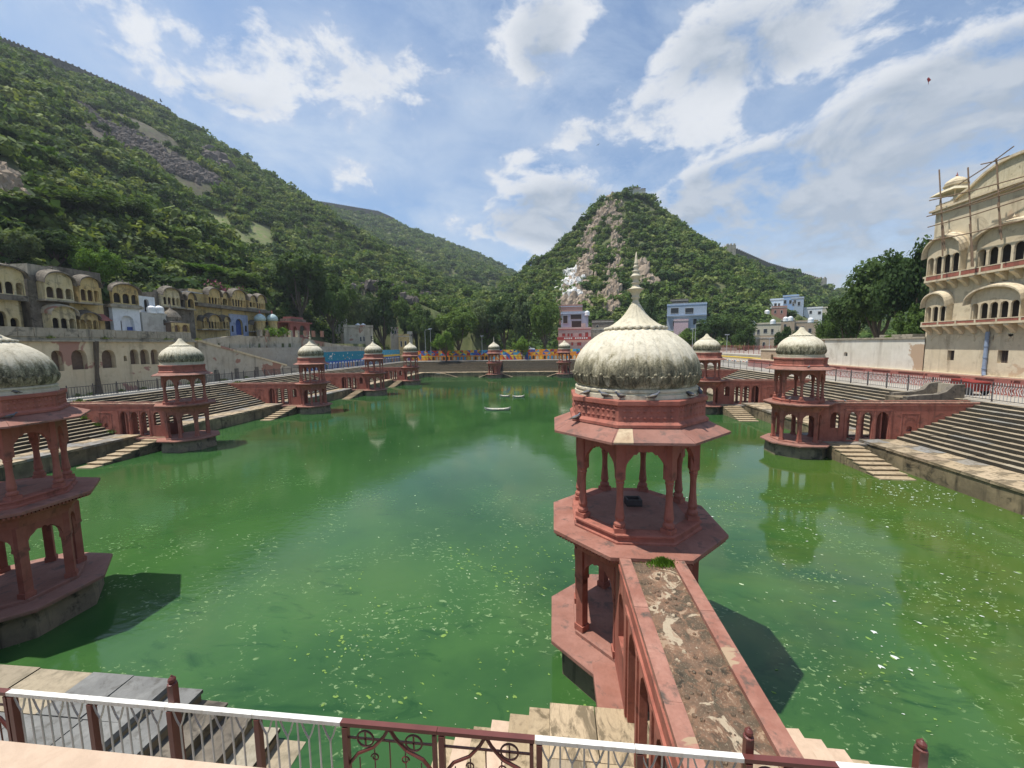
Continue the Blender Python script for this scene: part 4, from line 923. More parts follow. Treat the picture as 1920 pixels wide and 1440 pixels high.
# ------------------------------------------------------------------ walls and buildings
class Fac:
    """a facade standing in a vertical plane; L turns a pixel into metres along and up that plane"""
    def __init__(s, side, X, ua, ub, vb, name, label, cat, zb=None, group=None):
        s.side, s.X = side, X; f = at_y if side == 'far' else at_x
        a, b = f(ua, vb, X), f(ub, vb, X); c = (a+b)/2; s.zb = c.z if zb is None else zb
        s.c = Vector((c.x, X, s.zb)) if side == 'far' else Vector((X, c.y, s.zb)); rz = {'far': 0, 'left': 90, 'right': -90}[side]
        s.rt = thing(name, label, cat, tuple(s.c), R(rz), group)
    def L(s, u, v):
        if s.side == 'far': p_ = at_y(u, v, s.X); return (p_.x-s.c.x, p_.z-s.zb)
        p_ = at_x(u, v, s.X); return ((p_.y-s.c.y)*(1 if s.side == 'left' else -1), p_.z-s.zb)
    def rect(s, ul, ur, vt, vb):
        a, t = s.L(ul, (vt+vb)/2)[0], s.L((ul+ur)/2, vt)[1]; b, d = s.L(ur, (vt+vb)/2)[0], s.L((ul+ur)/2, vb)[1]
        return min(a, b), max(a, b), min(t, d), max(t, d)
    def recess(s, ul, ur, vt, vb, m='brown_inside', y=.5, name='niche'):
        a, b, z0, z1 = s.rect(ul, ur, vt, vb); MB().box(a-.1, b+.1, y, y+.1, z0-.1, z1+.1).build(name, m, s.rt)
    def ops(s, lst, fo=0):
        o = []
        for ul, ur, vt, vb in lst:
            a, b, z0, z1 = s.rect(ul, ur, vt, vb); o.append((a, b, z0, z1-min((b-a)*.5, (z1-z0)*.45), z1, fo))
        return o
    def bay(s, ul, ur, vtop, veave, vbot, nop, vot, vob, dep=.9, wm='haveli_yellow', rm='haveli_dark', bal='parapet_stone', fo=0, side_op=True, inner='dark_inside', balh=None):
        x0, x1, z0, z1 = s.rect(ul, ur, veave, vbot); um = (ul+ur)/2; zt = s.L(um, vtop)[1]; zo1, zo0 = s.L(um, vot)[1], s.L(um, vob)[1]
        w_ = x1-x0; pit = w_/nop; g_ = pit*.11
        ops = [(x0+pit*i+g_, x0+pit*(i+1)-g_, max(z0, zo0), zo1-pit*.38, zo1, fo) for i in range(nop)]
        zo1 = min(zo1, z1-.03)
        MB().wall(x0, x1, z0, z1, -dep, -dep+.14, ops).build('bay_wall', wm, s.rt)
        n = 14; half = w_/2; xm = (x0+x1)/2
        cur = [(xm+half*math.cos(math.pi*i/n)*1.0, z1+.002+(zt-z1)*math.sin(math.pi*i/n)**.8) for i in range(n+1)]
        MB().extr(cur, -dep+.01, -dep+.13).build('gable', wm, s.rt)
        for xa, xb in ((x0, x0+.12), (x1-.12, x1)):
            if side_op and dep > .7: sm = MB().loft([[(q_, -dep+.141, z0), (q_, -.005, z0), (q_, -.005, z1), (q_, -dep+.141, z1)] for q_ in (xa, xb)])
            else: sm = MB().box(xa, xb, -dep+.141, -.005, z0, z1)
            sm.build('bay_side', wm, s.rt)
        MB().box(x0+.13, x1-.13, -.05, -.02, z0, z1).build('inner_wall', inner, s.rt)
        rr = []
        for yy, dz, k in ((-dep-.34, -.02, 1.16), (-dep+.1, .10, 1.12), (-dep*.4, .22, 1.08), (.1, .16, 1.05)):
            top = [(xm+half*k*math.cos(math.pi*i/n), yy, z1-.12+dz+(zt-z1+.18)*math.sin(math.pi*i/n)**.8) for i in range(n+1)]
            rr.append(top+[(x, y, z-.13) for x, y, z in reversed(top)])
        MB().loft(rr).build('curved_roof', rm, s.rt)
        for i in range(3): MB().lathe([(.0, 0), (.07, .03), (.05, .10), (.09, .15), (.03, .25), (0, .4)], 8, cx=0, cy=0, cap=False).build('roof_knob', rm, s.rt, loc=(xm+(i-1)*half*.45, -dep*.4, zt+.22-abs(i-1)*(zt-z1)*.16)) if w_ > 2.2 else None
        MB().box(x0-.15, x1+.15, -dep-.12, -.004, z0-.16, z0-.003).build('balcony_slab', bal, s.rt)
        if balh:
            MB().box(x0+.02, x1-.02, -dep-.05, -dep-.01, z0, z0+balh).build('balustrade', 'red_plaster', s.rt)
def kerb(o): return o
# --- left: arcaded terrace wall
F = Fac('left', -48, 0, 370, 735, 'arcaded_wall', 'long pale yellow wall with deep arched niches on the left, above the iron fence', 'wall', zb=ZT)
AN = [(52, 66, 655, 700), (97, 119, 657, 696), (134, 164, 656, 693), (191, 217, 656, 690), (232, 238, 667, 677), (244, 260, 655, 683), (263, 280, 655, 683), (283, 297, 655, 683)]
x0 = F.L(-150, 700)[0]; x1 = F.L(370, 700)[0]; zw = F.L(185, 641)[1]; zp = F.L(185, 618)[1]
MB().wall(x0, x1, 0, zw, 0, .7, F.ops(AN)).build('wall', 'arcade_plaster', F.rt)
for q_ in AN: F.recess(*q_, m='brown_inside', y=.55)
MB().box(x0, x1+.1, -.22, .8, zw+.002, zw+.16).build('string_course', 'parapet_stone', F.rt)
MB().box(x0, x1, -.06, .75, zw+.162, zw+.45).build('frieze', 'parapet_stone', F.rt)
for i in range(int((x1-x0)/1.1)):
    xx = x0+i*1.1+.05; MB().box(xx, xx+1.06, -.14+random.uniform(-.02, .02), .75, zw+.452, zp+random.uniform(-.03, .03)).build('parapet_block', 'parapet_stone', F.rt)
MB().tube([(F.L(178, 640)[0], -.1, F.L(178, 640)[1]), (F.L(178, 700)[0]+.1, -.12, F.L(178, 700)[1]), (F.L(182, 730)[0], -.15, 0)], [.22, .14, .3], 7).build('root', 'bark', F.rt)
PX48 = F
# ramp parapet and patched wall below it
F = Fac('left', -47.95, 370, 540, 720, 'ramp_wall', 'patched pink and grey wall with a sloping coping, right of the arcaded wall', 'wall', zb=ZT)
a, b = F.L(371, 640), F.L(537, 686); 
MB().extr([(a[0], 0), (b[0]+4, 0), (b[0]+4, .45), (b[0], b[1]), (a[0], a[1])], 0, .6).build('wall', 'ruin_wall', F.rt)
MB().extr([(a[0]-.1, a[1]+.003), (b[0], b[1]+.003), (b[0], b[1]+.24), (a[0]-.1, a[1]+.3)], -.15, .75).build('coping', 'arcade_plaster', F.rt)
for i in range(7):
    u = 388+i*19; xx = F.L(u, 715)[0]; MB().box(xx-.35, xx+.35, -.06, -.003, 0, 1.5).build('blind_panel', 'haveli_dark' if i % 2 else 'ruin_wall', F.rt)
# retaining wall behind the ramp
F = Fac('left', -50.7, 440, 650, 690, 'retaining_wall', 'tall weathered retaining wall with short posts on top, right of the mansion', 'wall', zb=ZT)
pts = [(372, 640), (400, 634), (456, 628), (457, 630), (560, 632), (600, 640), (640, 647), (700, 652)]
P_ = [F.L(*q_) for q_ in pts]
MB().extr([(P_[0][0], 0), (P_[-1][0], 0)]+[q_ for q_ in reversed(P_)], 0, .8).build('wall', 'ruin_wall', F.rt)
for u in (490, 504, 519, 535, 547, 560, 575, 590, 606): a = F.L(u, 629); MB().box(a[0]-.28, a[0]+.28, 0, .5, a[1]-.3, a[1]+.95).build('post', 'ruin_wall', F.rt)
a, b = F.L(465, 668), F.L(552, 668); MB().box(a[0], b[0], -.12, -.003, a[1]-.08, a[1]+.08).build('ledge', 'parapet_stone', F.rt)
struct(MB().box(-66, -48.72, -45, 37, 1, 8.85), 'upper_terrace', 'terrace')
struct(MB().box(-66, -49.95, 37.01, 84, 1, 8.3), 'upper_terrace_north', 'terrace')
HG = 'old yellow houses on the terrace above the arcaded wall'
def hav(ua, ub, label, X=-52, name='old_house', vb=622): return Fac('left', X, ua, ub, vb, name, label, 'house', zb=8.8, group=HG)
def body(F, ul, ur, vt, m, dep=5, y0=0, nm='wall', ops=()):
    a, b = F.L(ul, 600)[0], F.L(ur, 600)[0]; z = F.L((ul+ur)/2, vt)[1]; MB().wall(a, b, 0, z, y0, y0+.35, ops).build(nm, m, F.rt); MB().box(a+.02, b-.02, y0+.36, y0+dep, 0, z-.02).build('rear_block', 'haveli_dark', F.rt)
    return a, b, z
# left-edge balcony house
F = hav(-80, 33, 'pale yellow house at the left edge with a balcony over a big arch')
o_ = F.ops([(-60, -40, 582, 616), (-12, 13, 582, 616), (20, 36, 596, 616)]); body(F, -80, 39, 545, 'haveli_pale', ops=o_)
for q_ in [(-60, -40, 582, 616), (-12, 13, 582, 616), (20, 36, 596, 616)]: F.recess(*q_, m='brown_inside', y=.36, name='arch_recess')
F.bay(-50, 32, 498, 515, 553, 4, 527, 550, dep=.8, wm='haveli_pale'); a, b, z0, z1 = F.rect(-60, 34, 552, 562); MB().box(a, b, -1.1, -.93, z0, z1).build('balustrade', 'haveli_dark', F.rt)
F = hav(34, 62, 'narrow recessed house front between the left-edge house and the twin bay house', X=-53)
body(F, 33, 63, 520, 'haveli_pale', ops=F.ops([(36, 58, 537, 560)])); F.recess(36, 58, 537, 560, 'dark_inside'); a, b, z0, z1 = F.rect(34, 62, 562, 566); MB().box(a, b, -.5, 0, z0, z1).build('ledge', 'parapet_stone', F.rt)
a, b, z0, z1 = F.rect(32, 60, 515, 521); MB().box(a, b, -.6, .1, z0, z1+.1).build('eave', 'haveli_dark', F.rt)
F = hav(62, 132, 'twin-storey yellow house with big curved-roof bays and a grey block on its roof')
body(F, 60, 134, 520, 'haveli_dark'); a, b, z0, z1 = F.rect(57, 113, 498, 522); MB().box(a, b, .3, 3, z0, z1).build('roof_block', 'parapet_stone', F.rt)
F.bay(70, 123, 511, 530, 563, 3, 540, 560, dep=.9, wm='haveli_pale', inner='brown_inside'); F.bay(80, 127, 574, 588, 616, 3, 597, 616, dep=1.0, wm='haveli_pale', rm='ruin_wall')
F = hav(132, 196, 'yellow house with one curved bay over an ochre arched porch and a small red roof')
body(F, 134, 196, 532, 'haveli_yellow'); a, b, z0, z1 = F.rect(113, 200, 505, 532); MB().box(a, b, .8, 3.4, z0, z1).build('roof_block', 'haveli_dark', F.rt)
F.bay(136, 173, 520, 535, 568, 3, 544, 565, wm='haveli_yellow', inner='brown_inside'); F.bay(140, 176, 586, 597, 619, 3, 600, 617, dep=.6, wm='haveli_yellow', rm='haveli_dark', inner='haveli_yellow')
a, b, z0, z1 = F.rect(176, 197, 590, 602); MB().loft([[(a, -.9, z0), (b, -.9, z0), (b, -.9, z0+.08), (a, -.9, z0+.08)], [(a+.1, 0, z1), (b-.1, 0, z1), (b-.1, 0, z1+.08), (a+.1, 0, z1+.08)]]).build('lean_to_roof', 'red_wall', F.rt)
F = hav(197, 258, 'yellow upper storey with a curved roof above a white arched entrance')
ops = F.ops([(222, 248, 592, 622)], 5); body(F, 198, 266, 572, 'haveli_dark', y0=.5)
a, b = F.L(208, 600)[0], F.L(259, 600)[0]; z = F.L(232, 578)[1]; MB().wall(a, b, 0, z, -.3, .1, ops).build('entrance_wall', 'haveli_white', F.rt)
MB().box(a, b, .11, .15, 0, z-.02).build('inner_wall', 'haveli_white', F.rt); a1, b1, z0, z1 = F.rect(240, 250, 613, 622); MB().box(a1, b1, .02, .10, 0, z1).build('door', 'deep_blue', F.rt)
a1, b1, z0, z1 = F.rect(222, 229, 601, 622); MB().box(a1, b1, .02, .10, 0, z1).build('door', 'door_wood', F.rt)
MB().box(a-.3, b+.3, -.6, .4, z+.003, z+.3).build('parapet', 'parapet_stone', F.rt)
F.bay(206, 255, 533, 547, 571, 3, 551, 569, dep=.35, wm='haveli_yellow', side_op=False)
F = hav(258, 325, 'plain grey-white block with a small window and white tanks on its roof')
a, b, z0, z1 = F.rect(262, 324, 588, 625); MB().wall(a, b, 0, z1, -.4, 3, F.ops([(301, 307, 599, 610)])).build('wall', 'concrete', F.rt); F.recess(301, 307, 599, 610, 'dark_inside', y=-.1, name='window')
a, b, z0, z1 = F.rect(267, 296, 556, 587); MB().wall(a, b, F.L(280, 588)[1]+.002, z1, .4, 2.4, F.ops([(276, 285, 561, 584)])).build('roof_room', 'haveli_white', F.rt); F.recess(276, 285, 561, 584, 'dark_inside', y=.7, name='door')
def tank(x, y, z, r, h, label, m='water_tank'):
    t = thing('water_tank', label, 'water tank', (x, y, z), 0, 'plastic water tanks on the roofs')
    MB().lathe([(r*.97, 0), (r, h*.1), (r*.97, h*.3), (r, h*.5), (r*.97, h*.7), (r*.95, h*.8), (r*.55, h*.95), (r*.3, h)], 16).build('tank', m, t, smooth=False); MB().lathe([(r*.3, h), (r*.3, h+.08), (r*.1, h+.1)], 12).build('lid', m, t)
for u, lb in ((285, 'left of the two white tanks on the grey-white block'), (299, 'right of the two white tanks on the grey-white block')):
    c = at_x(u, 588, -51.9); tank(c.x, c.y, c.z, .5, .95, lb)
F = hav(295, 365, 'dark stained house row with yellow bays between the white block and the mansion', X=-53.5)
body(F, 296, 365, 552, 'haveli_dark'); F.bay(298, 330, 540, 553, 575, 4, 558, 572, wm='haveli_pale', dep=.6); F.bay(343, 358, 549, 560, 579, 1, 561, 577, wm='haveli_yellow', dep=.6); F.bay(333, 342, 552, 560, 577, 1, 562, 575, wm='haveli_dark', dep=.4)
a, b, z0, z1 = F.rect(345, 372, 548, 559); MB().box(a, b, -.7, .3, z1-.1, z1).build('tin_roof', 'grey_metal', F.rt)
F = Fac('left', -50.5, 324, 357, 622, 'garden_kiosk', 'small ochre kiosk with a bulging dark dome before the dark row', 'kiosk', zb=8.8)
a, b, z0, z1 = F.rect(325, 356, 606, 622); MB().wall(a, b, 0, z1, 0, .3, F.ops([(328, 337, 609, 622), (342, 354, 609, 622)])).build('wall', 'haveli_yellow', F.rt); MB().box(a+.02, b-.02, .31, 3, 0, z1).build('rear_block', 'brown_inside', F.rt)
w_ = (b-a)/2; MB().lathe([(w_*1.1, z1), (w_*1.1, z1+.12), (w_*.85, z1+.3), (w_*.9, z1+.8), (w_*.6, z1+1.4), (w_*.2, z1+1.8), (.12, z1+2.0), (.12, z1+2.2), (.02, z1+2.6)], 16, cx=(a+b)/2, cy=1.4).build('dome', 'haveli_dark', F.rt)
# the blue-gated mansion
F = Fac('left', -54, 362, 498, 630, 'mansion', 'two-storey yellow mansion with a blue arched gate and many curved-roof bays', 'mansion', zb=8.5)
gate = (441, 455, 598, 628); lows = [(371, 378, 603, 616), (380, 386, 603, 616)]; ups = [(411, 416, 560, 573), (428, 432, 562, 576), (464, 470, 568, 577)]
a, b, z = body(F, 362, 498, 552, 'haveli_yellow', ops=F.ops([gate]+[(411, 416, 560, 573)]), dep=6)
F.recess(*gate, m='deep_blue', y=.3, name='gate'); F.recess(411, 416, 560, 573, 'dark_inside', y=.3, name='window')
a1, b1, z0, z1 = F.rect(430, 464, 590, 628)
MB().wall(a1, b1, 0, z1, -.12, -.004, F.ops([gate, (433, 437, 610, 622), (458, 462, 610, 622)], 5)).build('gate_surround', 'haveli_blue', F.rt)
for q_ in ((433, 437, 610, 622), (458, 462, 610, 622)): F.recess(*q_, m='dark_inside', y=-.06, name='side_niche')
a2, b2, z0, z1 = F.rect(362, 498, 575, 582); MB().box(a2, b2, -.9, -.005, z0+.1, z1).build('awning', 'haveli_dark', F.rt)
for (ul, ur, vt, ve, vb_, n, vo, vob) in ((382, 405, 541, 553, 571, 4, 558, 570), (408, 419, 548, 556, 573, 1, 560, 572), (427, 453, 544, 557, 576, 5, 562, 575), (460, 472, 554, 563, 577, 2, 567, 576), (474, 490, 553, 565, 580, 4, 569, 579), (370, 380, 594, 601, 617, 2, 602, 616), (382, 404, 590, 600, 617, 4, 603, 616), (410, 421, 593, 601, 617, 2, 603, 616), (466, 474, 603, 608, 621, 1, 608, 620), (476, 492, 599, 608, 622, 4, 610, 620)):
    F.bay(ul, ur, vt, ve, vb_, n, vo, vob, dep=.75, wm='haveli_yellow')
for u, lb, X in ((488, 'left of the two little teal domed shrines beside the mansion', -52.5), (511, 'right, rounder teal domed shrine beside the mansion', -51.8)):
    c = at_x(u, 604, X); t = thing('domed_shrine', lb, 'shrine', (c.x, c.y, 8.3), 0, 'teal domed shrines'); z = c.z-8.3; r_ = .9
    MB().lathe([(r_*.8, 0), (r_*.8, z), (r_*1.0, z+.05), (r_*1.0, z+.15)], 12).build('base', 'haveli_yellow', t); MB().lathe([(r_*.85, z+.15), (r_, z+.5), (r_*.9, z+.9), (r_*.55, z+1.25), (r_*.15, z+1.45)], 24).build('dome', 'tile_blue', t, smooth=True); MB().lathe([(r_*.2, z+1.43), (.1, z+1.6), (.14, z+1.7), (.02, z+2.1)], 10).build('finial', 'red_wall', t)
F = Fac('left', -52.5, 543, 583, 625, 'ruined_kiosk', 'ruined red stone kiosk on the retaining wall, left of the second left pavilion', 'kiosk', zb=8.2)
a, b, z0, z1 = F.rect(545, 581, 606, 628); MB().wall(a, b, 0, z1, 0, .4, F.ops([(550, 557, 612, 628), (562, 574, 610, 628)])).build('wall', 'red_wall', F.rt); MB().box(a, b, 2.4, 2.8, 0, z1).build('rear_wall', 'red_wall', F.rt)
MB().box(a-.3, b+.3, -.4, 3.2, z1+.002, z1+.22).build('eave', 'red_wall', F.rt); MB().box(a+.6, b-.8, .2, 2.5, z1+.222, z1+.8).build('roof_mass', 'haveli_dark', F.rt); MB().box(a+1.0, b-1.4, .4, 2.2, z1+.8, z1+1.2).build('roof_mass', 'red_wall', F.rt)

# --- painted walls
F = Fac('left', -47.3, 600, 745, 690, 'blue_mural_wall', 'low wall painted blue with a white deer, flowers and a row of little arches', 'wall', zb=ZT)
y0 = 58-F.c.y; y1 = 103.9-F.c.y; zt = F.L(640, 659)[1]; MB().box(y0, y1, 0, .4, 0, zt).build('wall', 'concrete', F.rt)
mb = MB(); cols = ['paint_teal', 'paint_sky', 'paint_cream', 'paint_orange', 'paint_yellow', 'house_pale', 'paint_blue', 'white_paint']
ms_ = 30-F.c.y+52
mb.add([(y0, -.004, zt*.45), (ms_, -.004, zt*.45), (ms_, -.004, zt), (y0, -.004, zt)], [(0, 1, 2, 3)], 0)
mb.add([(ms_, -.004, zt*.62), (y1, -.004, zt*.62), (y1, -.004, zt), (ms_, -.004, zt)], [(0, 1, 2, 3)], 1); mb.add([(ms_, -.004, zt*.48), (y1, -.004, zt*.48), (y1, -.004, zt*.62), (ms_, -.004, zt*.62)], [(0, 1, 2, 3)], 4)
mb.add([(y0, -.004, 0), (y1, -.004, 0), (y1, -.004, zt*.45), (y0, -.004, zt*.45)], [(0, 1, 2, 3)], 6)
x = y0+.3
while x < y1-1.2:
    w_ = random.uniform(.7, 1.1); n = 8; pts = [(x, -.008, .1), (x+w_, -.008, .1)]+[(x+w_/2+w_/2*math.cos(math.pi*i/n), -.008, zt*.28+w_*.4*math.sin(math.pi*i/n)) for i in range(n+1)]
    mb.add(pts, [tuple(range(len(pts)))], random.choice([2, 5, 7, 7])); pts = [(x+w_*.3, -.012, .1), (x+w_*.7, -.012, .1), (x+w_*.7, -.012, zt*.25), (x+w_*.5, -.012, zt*.31), (x+w_*.3, -.012, zt*.25)]; mb.add(pts, [(0, 1, 2, 3, 4)], random.choice([3, 6, 0])); x += w_+.35
for _ in range(60):
    x, z, s_ = random.uniform(y0+1, y1-1), random.uniform(zt*.52, zt*.9), random.uniform(.08, .24); a = random.uniform(0, 6.28)
    mb.add([(x+s_*math.cos(a+q_), -.008, z+s_*math.sin(a+q_)*1.2) for q_ in (0, 2.1, 4.2)], [(0, 1, 2)], random.choice([2, 3, 7, 5]))
dx, dz = F.L(618, 672)[0], zt*.68     # white deer
for P_ in ([(0, 0), (.9, .05), (.95, .35), (.1, .35)], [(.05, 0), (.15, 0), (.1, -.5), (.03, -.5)], [(.8, 0), (.9, 0), (.85, -.5), (.78, -.5)], [(.85, .3), (1.1, .35), (1.25, .8), (1.05, .75)], [(1.0, .75), (1.5, .7), (1.25, .9)]):
    mb.add([(dx+x, -.01, dz+z) for x, z in P_], [tuple(range(len(P_)))], 7)
mb.build('mural', cols, F.rt)
F = Fac('far', 104, 785, 1240, 674, 'colourful_mural_wall', 'long far wall painted in orange, blue and yellow triangles', 'wall', zb=ZT)
y0, y1 = -47.3-F.c.x, 30-F.c.x; zt = F.L(900, 656.5)[1]; MB().box(y0, y1, 0, .4, 0, zt).build('wall', 'concrete', F.rt)
pal = ['paint_orange', 'paint_blue', 'paint_yellow', 'paint_red', 'paint_sky', 'paint_green', 'paint_purple', 'paint_orange', 'paint_yellow', 'paint_cream', 'dark_inside']
mb = MB(); nx = int((y1-y0)/1.05); zm = zt*.5
for i in range(nx):
    xa, xb = y0+(y1-y0)*i/nx, y0+(y1-y0)*(i+1)/nx
    for z0, z1 in ((zm, zm+(zt-zm)*.5), (zm+(zt-zm)*.5, zt)):
        q_ = [(xa, -.005, z0), (xb, -.005, z0), (xb, -.005, z1), (xa, -.005, z1)]; c1, c2 = random.choice((0, 1, 1, 2, 3, 4, 5, 6, 0)), random.choice((0, 1, 2, 4, 7, 8, 3))
        if (i+int(z0 > zm+.1)) % 2: mb.add(q_, [(0, 1, 2)], c1).add(q_, [(0, 2, 3)], c2)
        else: mb.add(q_, [(0, 1, 3)], c1).add(q_, [(1, 2, 3)], c2)
    sec = (i//9) % 3
    q_ = [(xa, -.005, 0), (xb, -.005, 0), (xb, -.005, zm), (xa, -.005, zm)]
    if sec: mb.add(q_, [(0, 1, 2, 3)], random.choice((0, 7, 7))); a, b = xa+.2, xb-.2; mb.add([(a, -.009, .15), (b, -.009, .15), (b, -.009, zm*.6), ((a+b)/2, -.009, zm*.85), (a, -.009, zm*.6)], [(0, 1, 2, 3, 4)], random.choice((9, 10, 4, 8)))
    else: mb.add(q_, [(0, 1, 3)], random.choice((0, 3, 6))).add(q_, [(1, 2, 3)], random.choice((7, 1, 2, 9)))
mb.build('mural', pal, F.rt)
struct(MB().box(-60, 48, 104.41, 128, 2, 6.35), 'far_road', 'terrace')
# --- right: palace
struct(MB().box(33.01, 34.2, -45, 112, 2, 4.2), 'right_bank', 'terrace')
F = Fac('right', 31.6, 1547, 1920, 700, 'red_street_wall', 'low red plastered wall with pilasters along the right street', 'wall', zb=ZT)
MB().box(-30, 30, 0, .5, 0, 1.12).build('wall', 'red_wall', F.rt); MB().box(-30, 30, -.08, .6, 1.122, 1.22).build('coping', 'red_slab', F.rt)
MB().box(-30, 30, .62, 1.35, .0, 1.30).build('plinth', 'palace_trim', F.rt)
for u in (1582, 1630, 1678, 1752, 1817, 1883, 1935):
    a = F.L(u, 715)[0]; w_ = .55 if u > 1740 else .45; o = MB().box(a-w_, a+w_, -.14, -.003, 0, 1.115).build('pilaster', 'red_wall', F.rt)
    for q_ in (-.25, 0, .25): MB().lathe([(0, 0), (.07, 0), (0, .02)], 8).build('rosette', 'dark_inside', F.rt, loc=(a+q_, -.142, .8)).rotation_euler = (math.pi/2, 0, 0)
F = Fac('right', 32.5, 1547, 1733, 685, 'white_wall', 'long whitewashed wall, peeling and stained, left of the palace', 'wall', zb=5.0)
a, b = F.L(1500, 660)[0], F.L(1734, 660)[0]; zt = F.L(1640, 636)[1]
MB().wall(a, b, 0, zt, 0, .6, F.ops([(1582, 1589, 660, 668)])).build('wall', 'white_wall', F.rt); F.recess(1582, 1589, 660, 668, 'dark_inside', y=.3, name='opening'); MB().box(a, b, -.12, .7, zt+.002, zt+.16).build('coping', 'parapet_stone', F.rt)
u0_, u1_ = F.L(1632, 633)[0], F.L(1692, 633)[0]; MB().box(u0_, u1_, .9, 3, zt-.5, zt+.45).build('shed_roof', 'parapet_stone', F.rt)
for _ in range(1): pass
F = Fac('right', 32.5, 1733, 1920, 700, 'palace', 'cream palace with two tiers of curved-roof balconies at the right edge', 'palace', zb=5.0)
a = F.L(1734, 640)[0]; b = a+26; H_ = F.L(1830, 366)[1]
wops = F.ops([(1776, 1789, 657, 676), (1870, 1890, 657, 681)])
wops = [(q_[0], q_[1], q_[2], q_[4], q_[4], 0) for q_ in wops]; z2 = F.L(1836, 500)[1]; d_ = F.rect(1831, 1842, 458, 500); wops2 = [(d_[0], d_[1], d_[2], d_[3], d_[3], 0)]
zmid = F.L(1830, 560)[1]
MB().wall(a, b, 0, zmid, 0, .5, wops).build('wall', 'palace_cream', F.rt); MB().wall(a, b, zmid+.001, H_, 0, .5, wops2).build('upper_wall', 'palace_cream', F.rt)
MB().box(a+.001, a+.5, .501, 9, 0, H_).build('end_wall', 'palace_cream', F.rt); MB().box(a+.6, b, .8, 9, 0, H_-.1).build('core', 'brown_inside', F.rt)
for q_ in ((1776, 1789, 657, 676), (1870, 1890, 657, 681)):
    x0_, x1_, z0_, z1_ = F.rect(*q_); f_ = MB().box(x0_, x1_, .30, .34, z0_, z1_).build('window', 'door_wood', F.rt); mb = MB()
    for k in range(1, 5): mb.box(x0_+(x1_-x0_)*k/5-.015, x0_+(x1_-x0_)*k/5+.015, .27, .298, z0_, z1_)
    tag(mb.build('grille', 'iron', f_), kind='stuff')
F.recess(1831, 1842, 458, 500, 'dark_inside', y=.35, name='window')
MB().box(a-.3, b, -.35, -.004, H_-.28, H_-.12).build('cornice', 'palace_trim', F.rt); MB().box(a-.15, b, -.2, -.004, H_-.5, H_-.285).build('cornice', 'palace_trim', F.rt)
for vv, lv in ((607, 1), (519, 2)):
    zf = F.L(1800, vv)[1]; bh = .30 if lv == 1 else .44
    MB().box(a+.25, b, -.72, -.004, zf-.16, zf).build('balcony_slab', 'palace_trim', F.rt)
    x = a+.35; k = 0
    mb = MB().extr([(0, 0), (.26, 0), (.26, .02), (0, .02)], 0, .01)
    brk = MB(); brk.loft([[(x_, -.66, -.17), (x_, -.66, -.3), (x_, -.5, -.42), (x_, -.3, -.55), (x_, -.1, -.85), (x_, -.006, -.85), (x_, -.006, -.17)] for x_ in (0, .3)])
    bm_ = brk.mesh('bracket', 'palace_trim')
    while x < b-.4:
        link('bracket', bm_, F.rt, (x, 0, zf)); x += .95
    nb = int((b-a)/1.5)
    for i in range(nb):
        xa = a+.27+i*1.55
        MB().box(xa, xa+.12, -.71, -.60, zf+.001, zf+bh).build('baluster', 'palace_trim', F.rt); MB().box(xa+.125, xa+1.545, -.68, -.64, zf+.03, zf+bh-.08).build('balustrade_panel', 'red_plaster', F.rt)
        MB().box(xa+.125, xa+1.545, -.70, -.62, zf+bh-.075, zf+bh-.01).build('handrail', 'palace_trim', F.rt)
kw = dict(wm='palace_trim', rm='palace_trim', bal='palace_trim', dep=.52, fo=5)
F.bay(1746, 1786, 549, 571, 604, 3, 574, 603, **kw); F.bay(1832, 1928, 535, 562, 601, 5, 565, 600, **kw)
F.bay(1750, 1812, 443, 474, 513, 4, 478, 512, **kw); F.bay(1844, 1965, 416, 452, 501, 5, 456, 500, **kw); F.bay(1960, 2040, 530, 566, 600, 4, 572, 596, **kw)
# great curved roof over the wall head
cur = []
xs = [F.L(u, v) for u, v in ((1778, 380), (1810, 356), (1840, 328), (1870, 306), (1895, 294), (1920, 284))]
xe = xs[-1][0]; zz = xs[-1][1]
pts = [(a+.2, H_)]+xs+[(xe+2, zz+.7), (xe+5, zz+1.1), (xe+8, zz+.7), (xe+11, zz-.8), (b, H_)]
pts = [(x, max(z, H_+.02)) for x, z in pts]
MB().extr(pts, .35, 8).build('curved_roof', 'gable_relief', F.rt); MB().extr([(x, z+.003) for x, z in pts[1:]]+[(x, z+.2) for x, z in reversed(pts[1:])], .15, .6).build('roof_rim', 'palace_trim', F.rt)
# corner kiosk on the roof
x_, z_ = F.L(1768, 385)[0], H_
kp = [(-.62, .3), (.62, .3), (-.62, 1.54), (.62, 1.54)]
for (dx_, dy_) in kp: MB().lathe([(.09, z_+.36), (.065, z_+.5), (.065, z_+1.1), (.11, z_+1.2)], 8, cx=x_+dx_, cy=dy_).build('kiosk_column', 'palace_trim', F.rt)
MB().box(x_-.8, x_+.8, .1, 1.75, z_+.002, z_+.36).build('kiosk_base', 'palace_trim', F.rt); MB().loft([[(x_-1.15, -.23, z_+1.18), (x_+1.15, -.23, z_+1.18), (x_+1.15, 2.07, z_+1.18), (x_-1.15, 2.07, z_+1.18)], [(x_-.75, .17, z_+1.5), (x_+.75, .17, z_+1.5), (x_+.75, 1.67, z_+1.5), (x_-.75, 1.67, z_+1.5)]]).build('kiosk_eave', 'gable_relief', F.rt)
MB().lathe([(.72, z_+1.5), (.72, z_+1.7), (.82, z_+1.74), (.82, z_+1.82), (.72, z_+1.84), (.74, z_+2.0), (.62, z_+2.2), (.4, z_+2.36), (.2, z_+2.45), (.08, z_+2.55)], 20, cx=x_, cy=.92).build('kiosk_dome', 'palace_trim', F.rt, smooth=False)
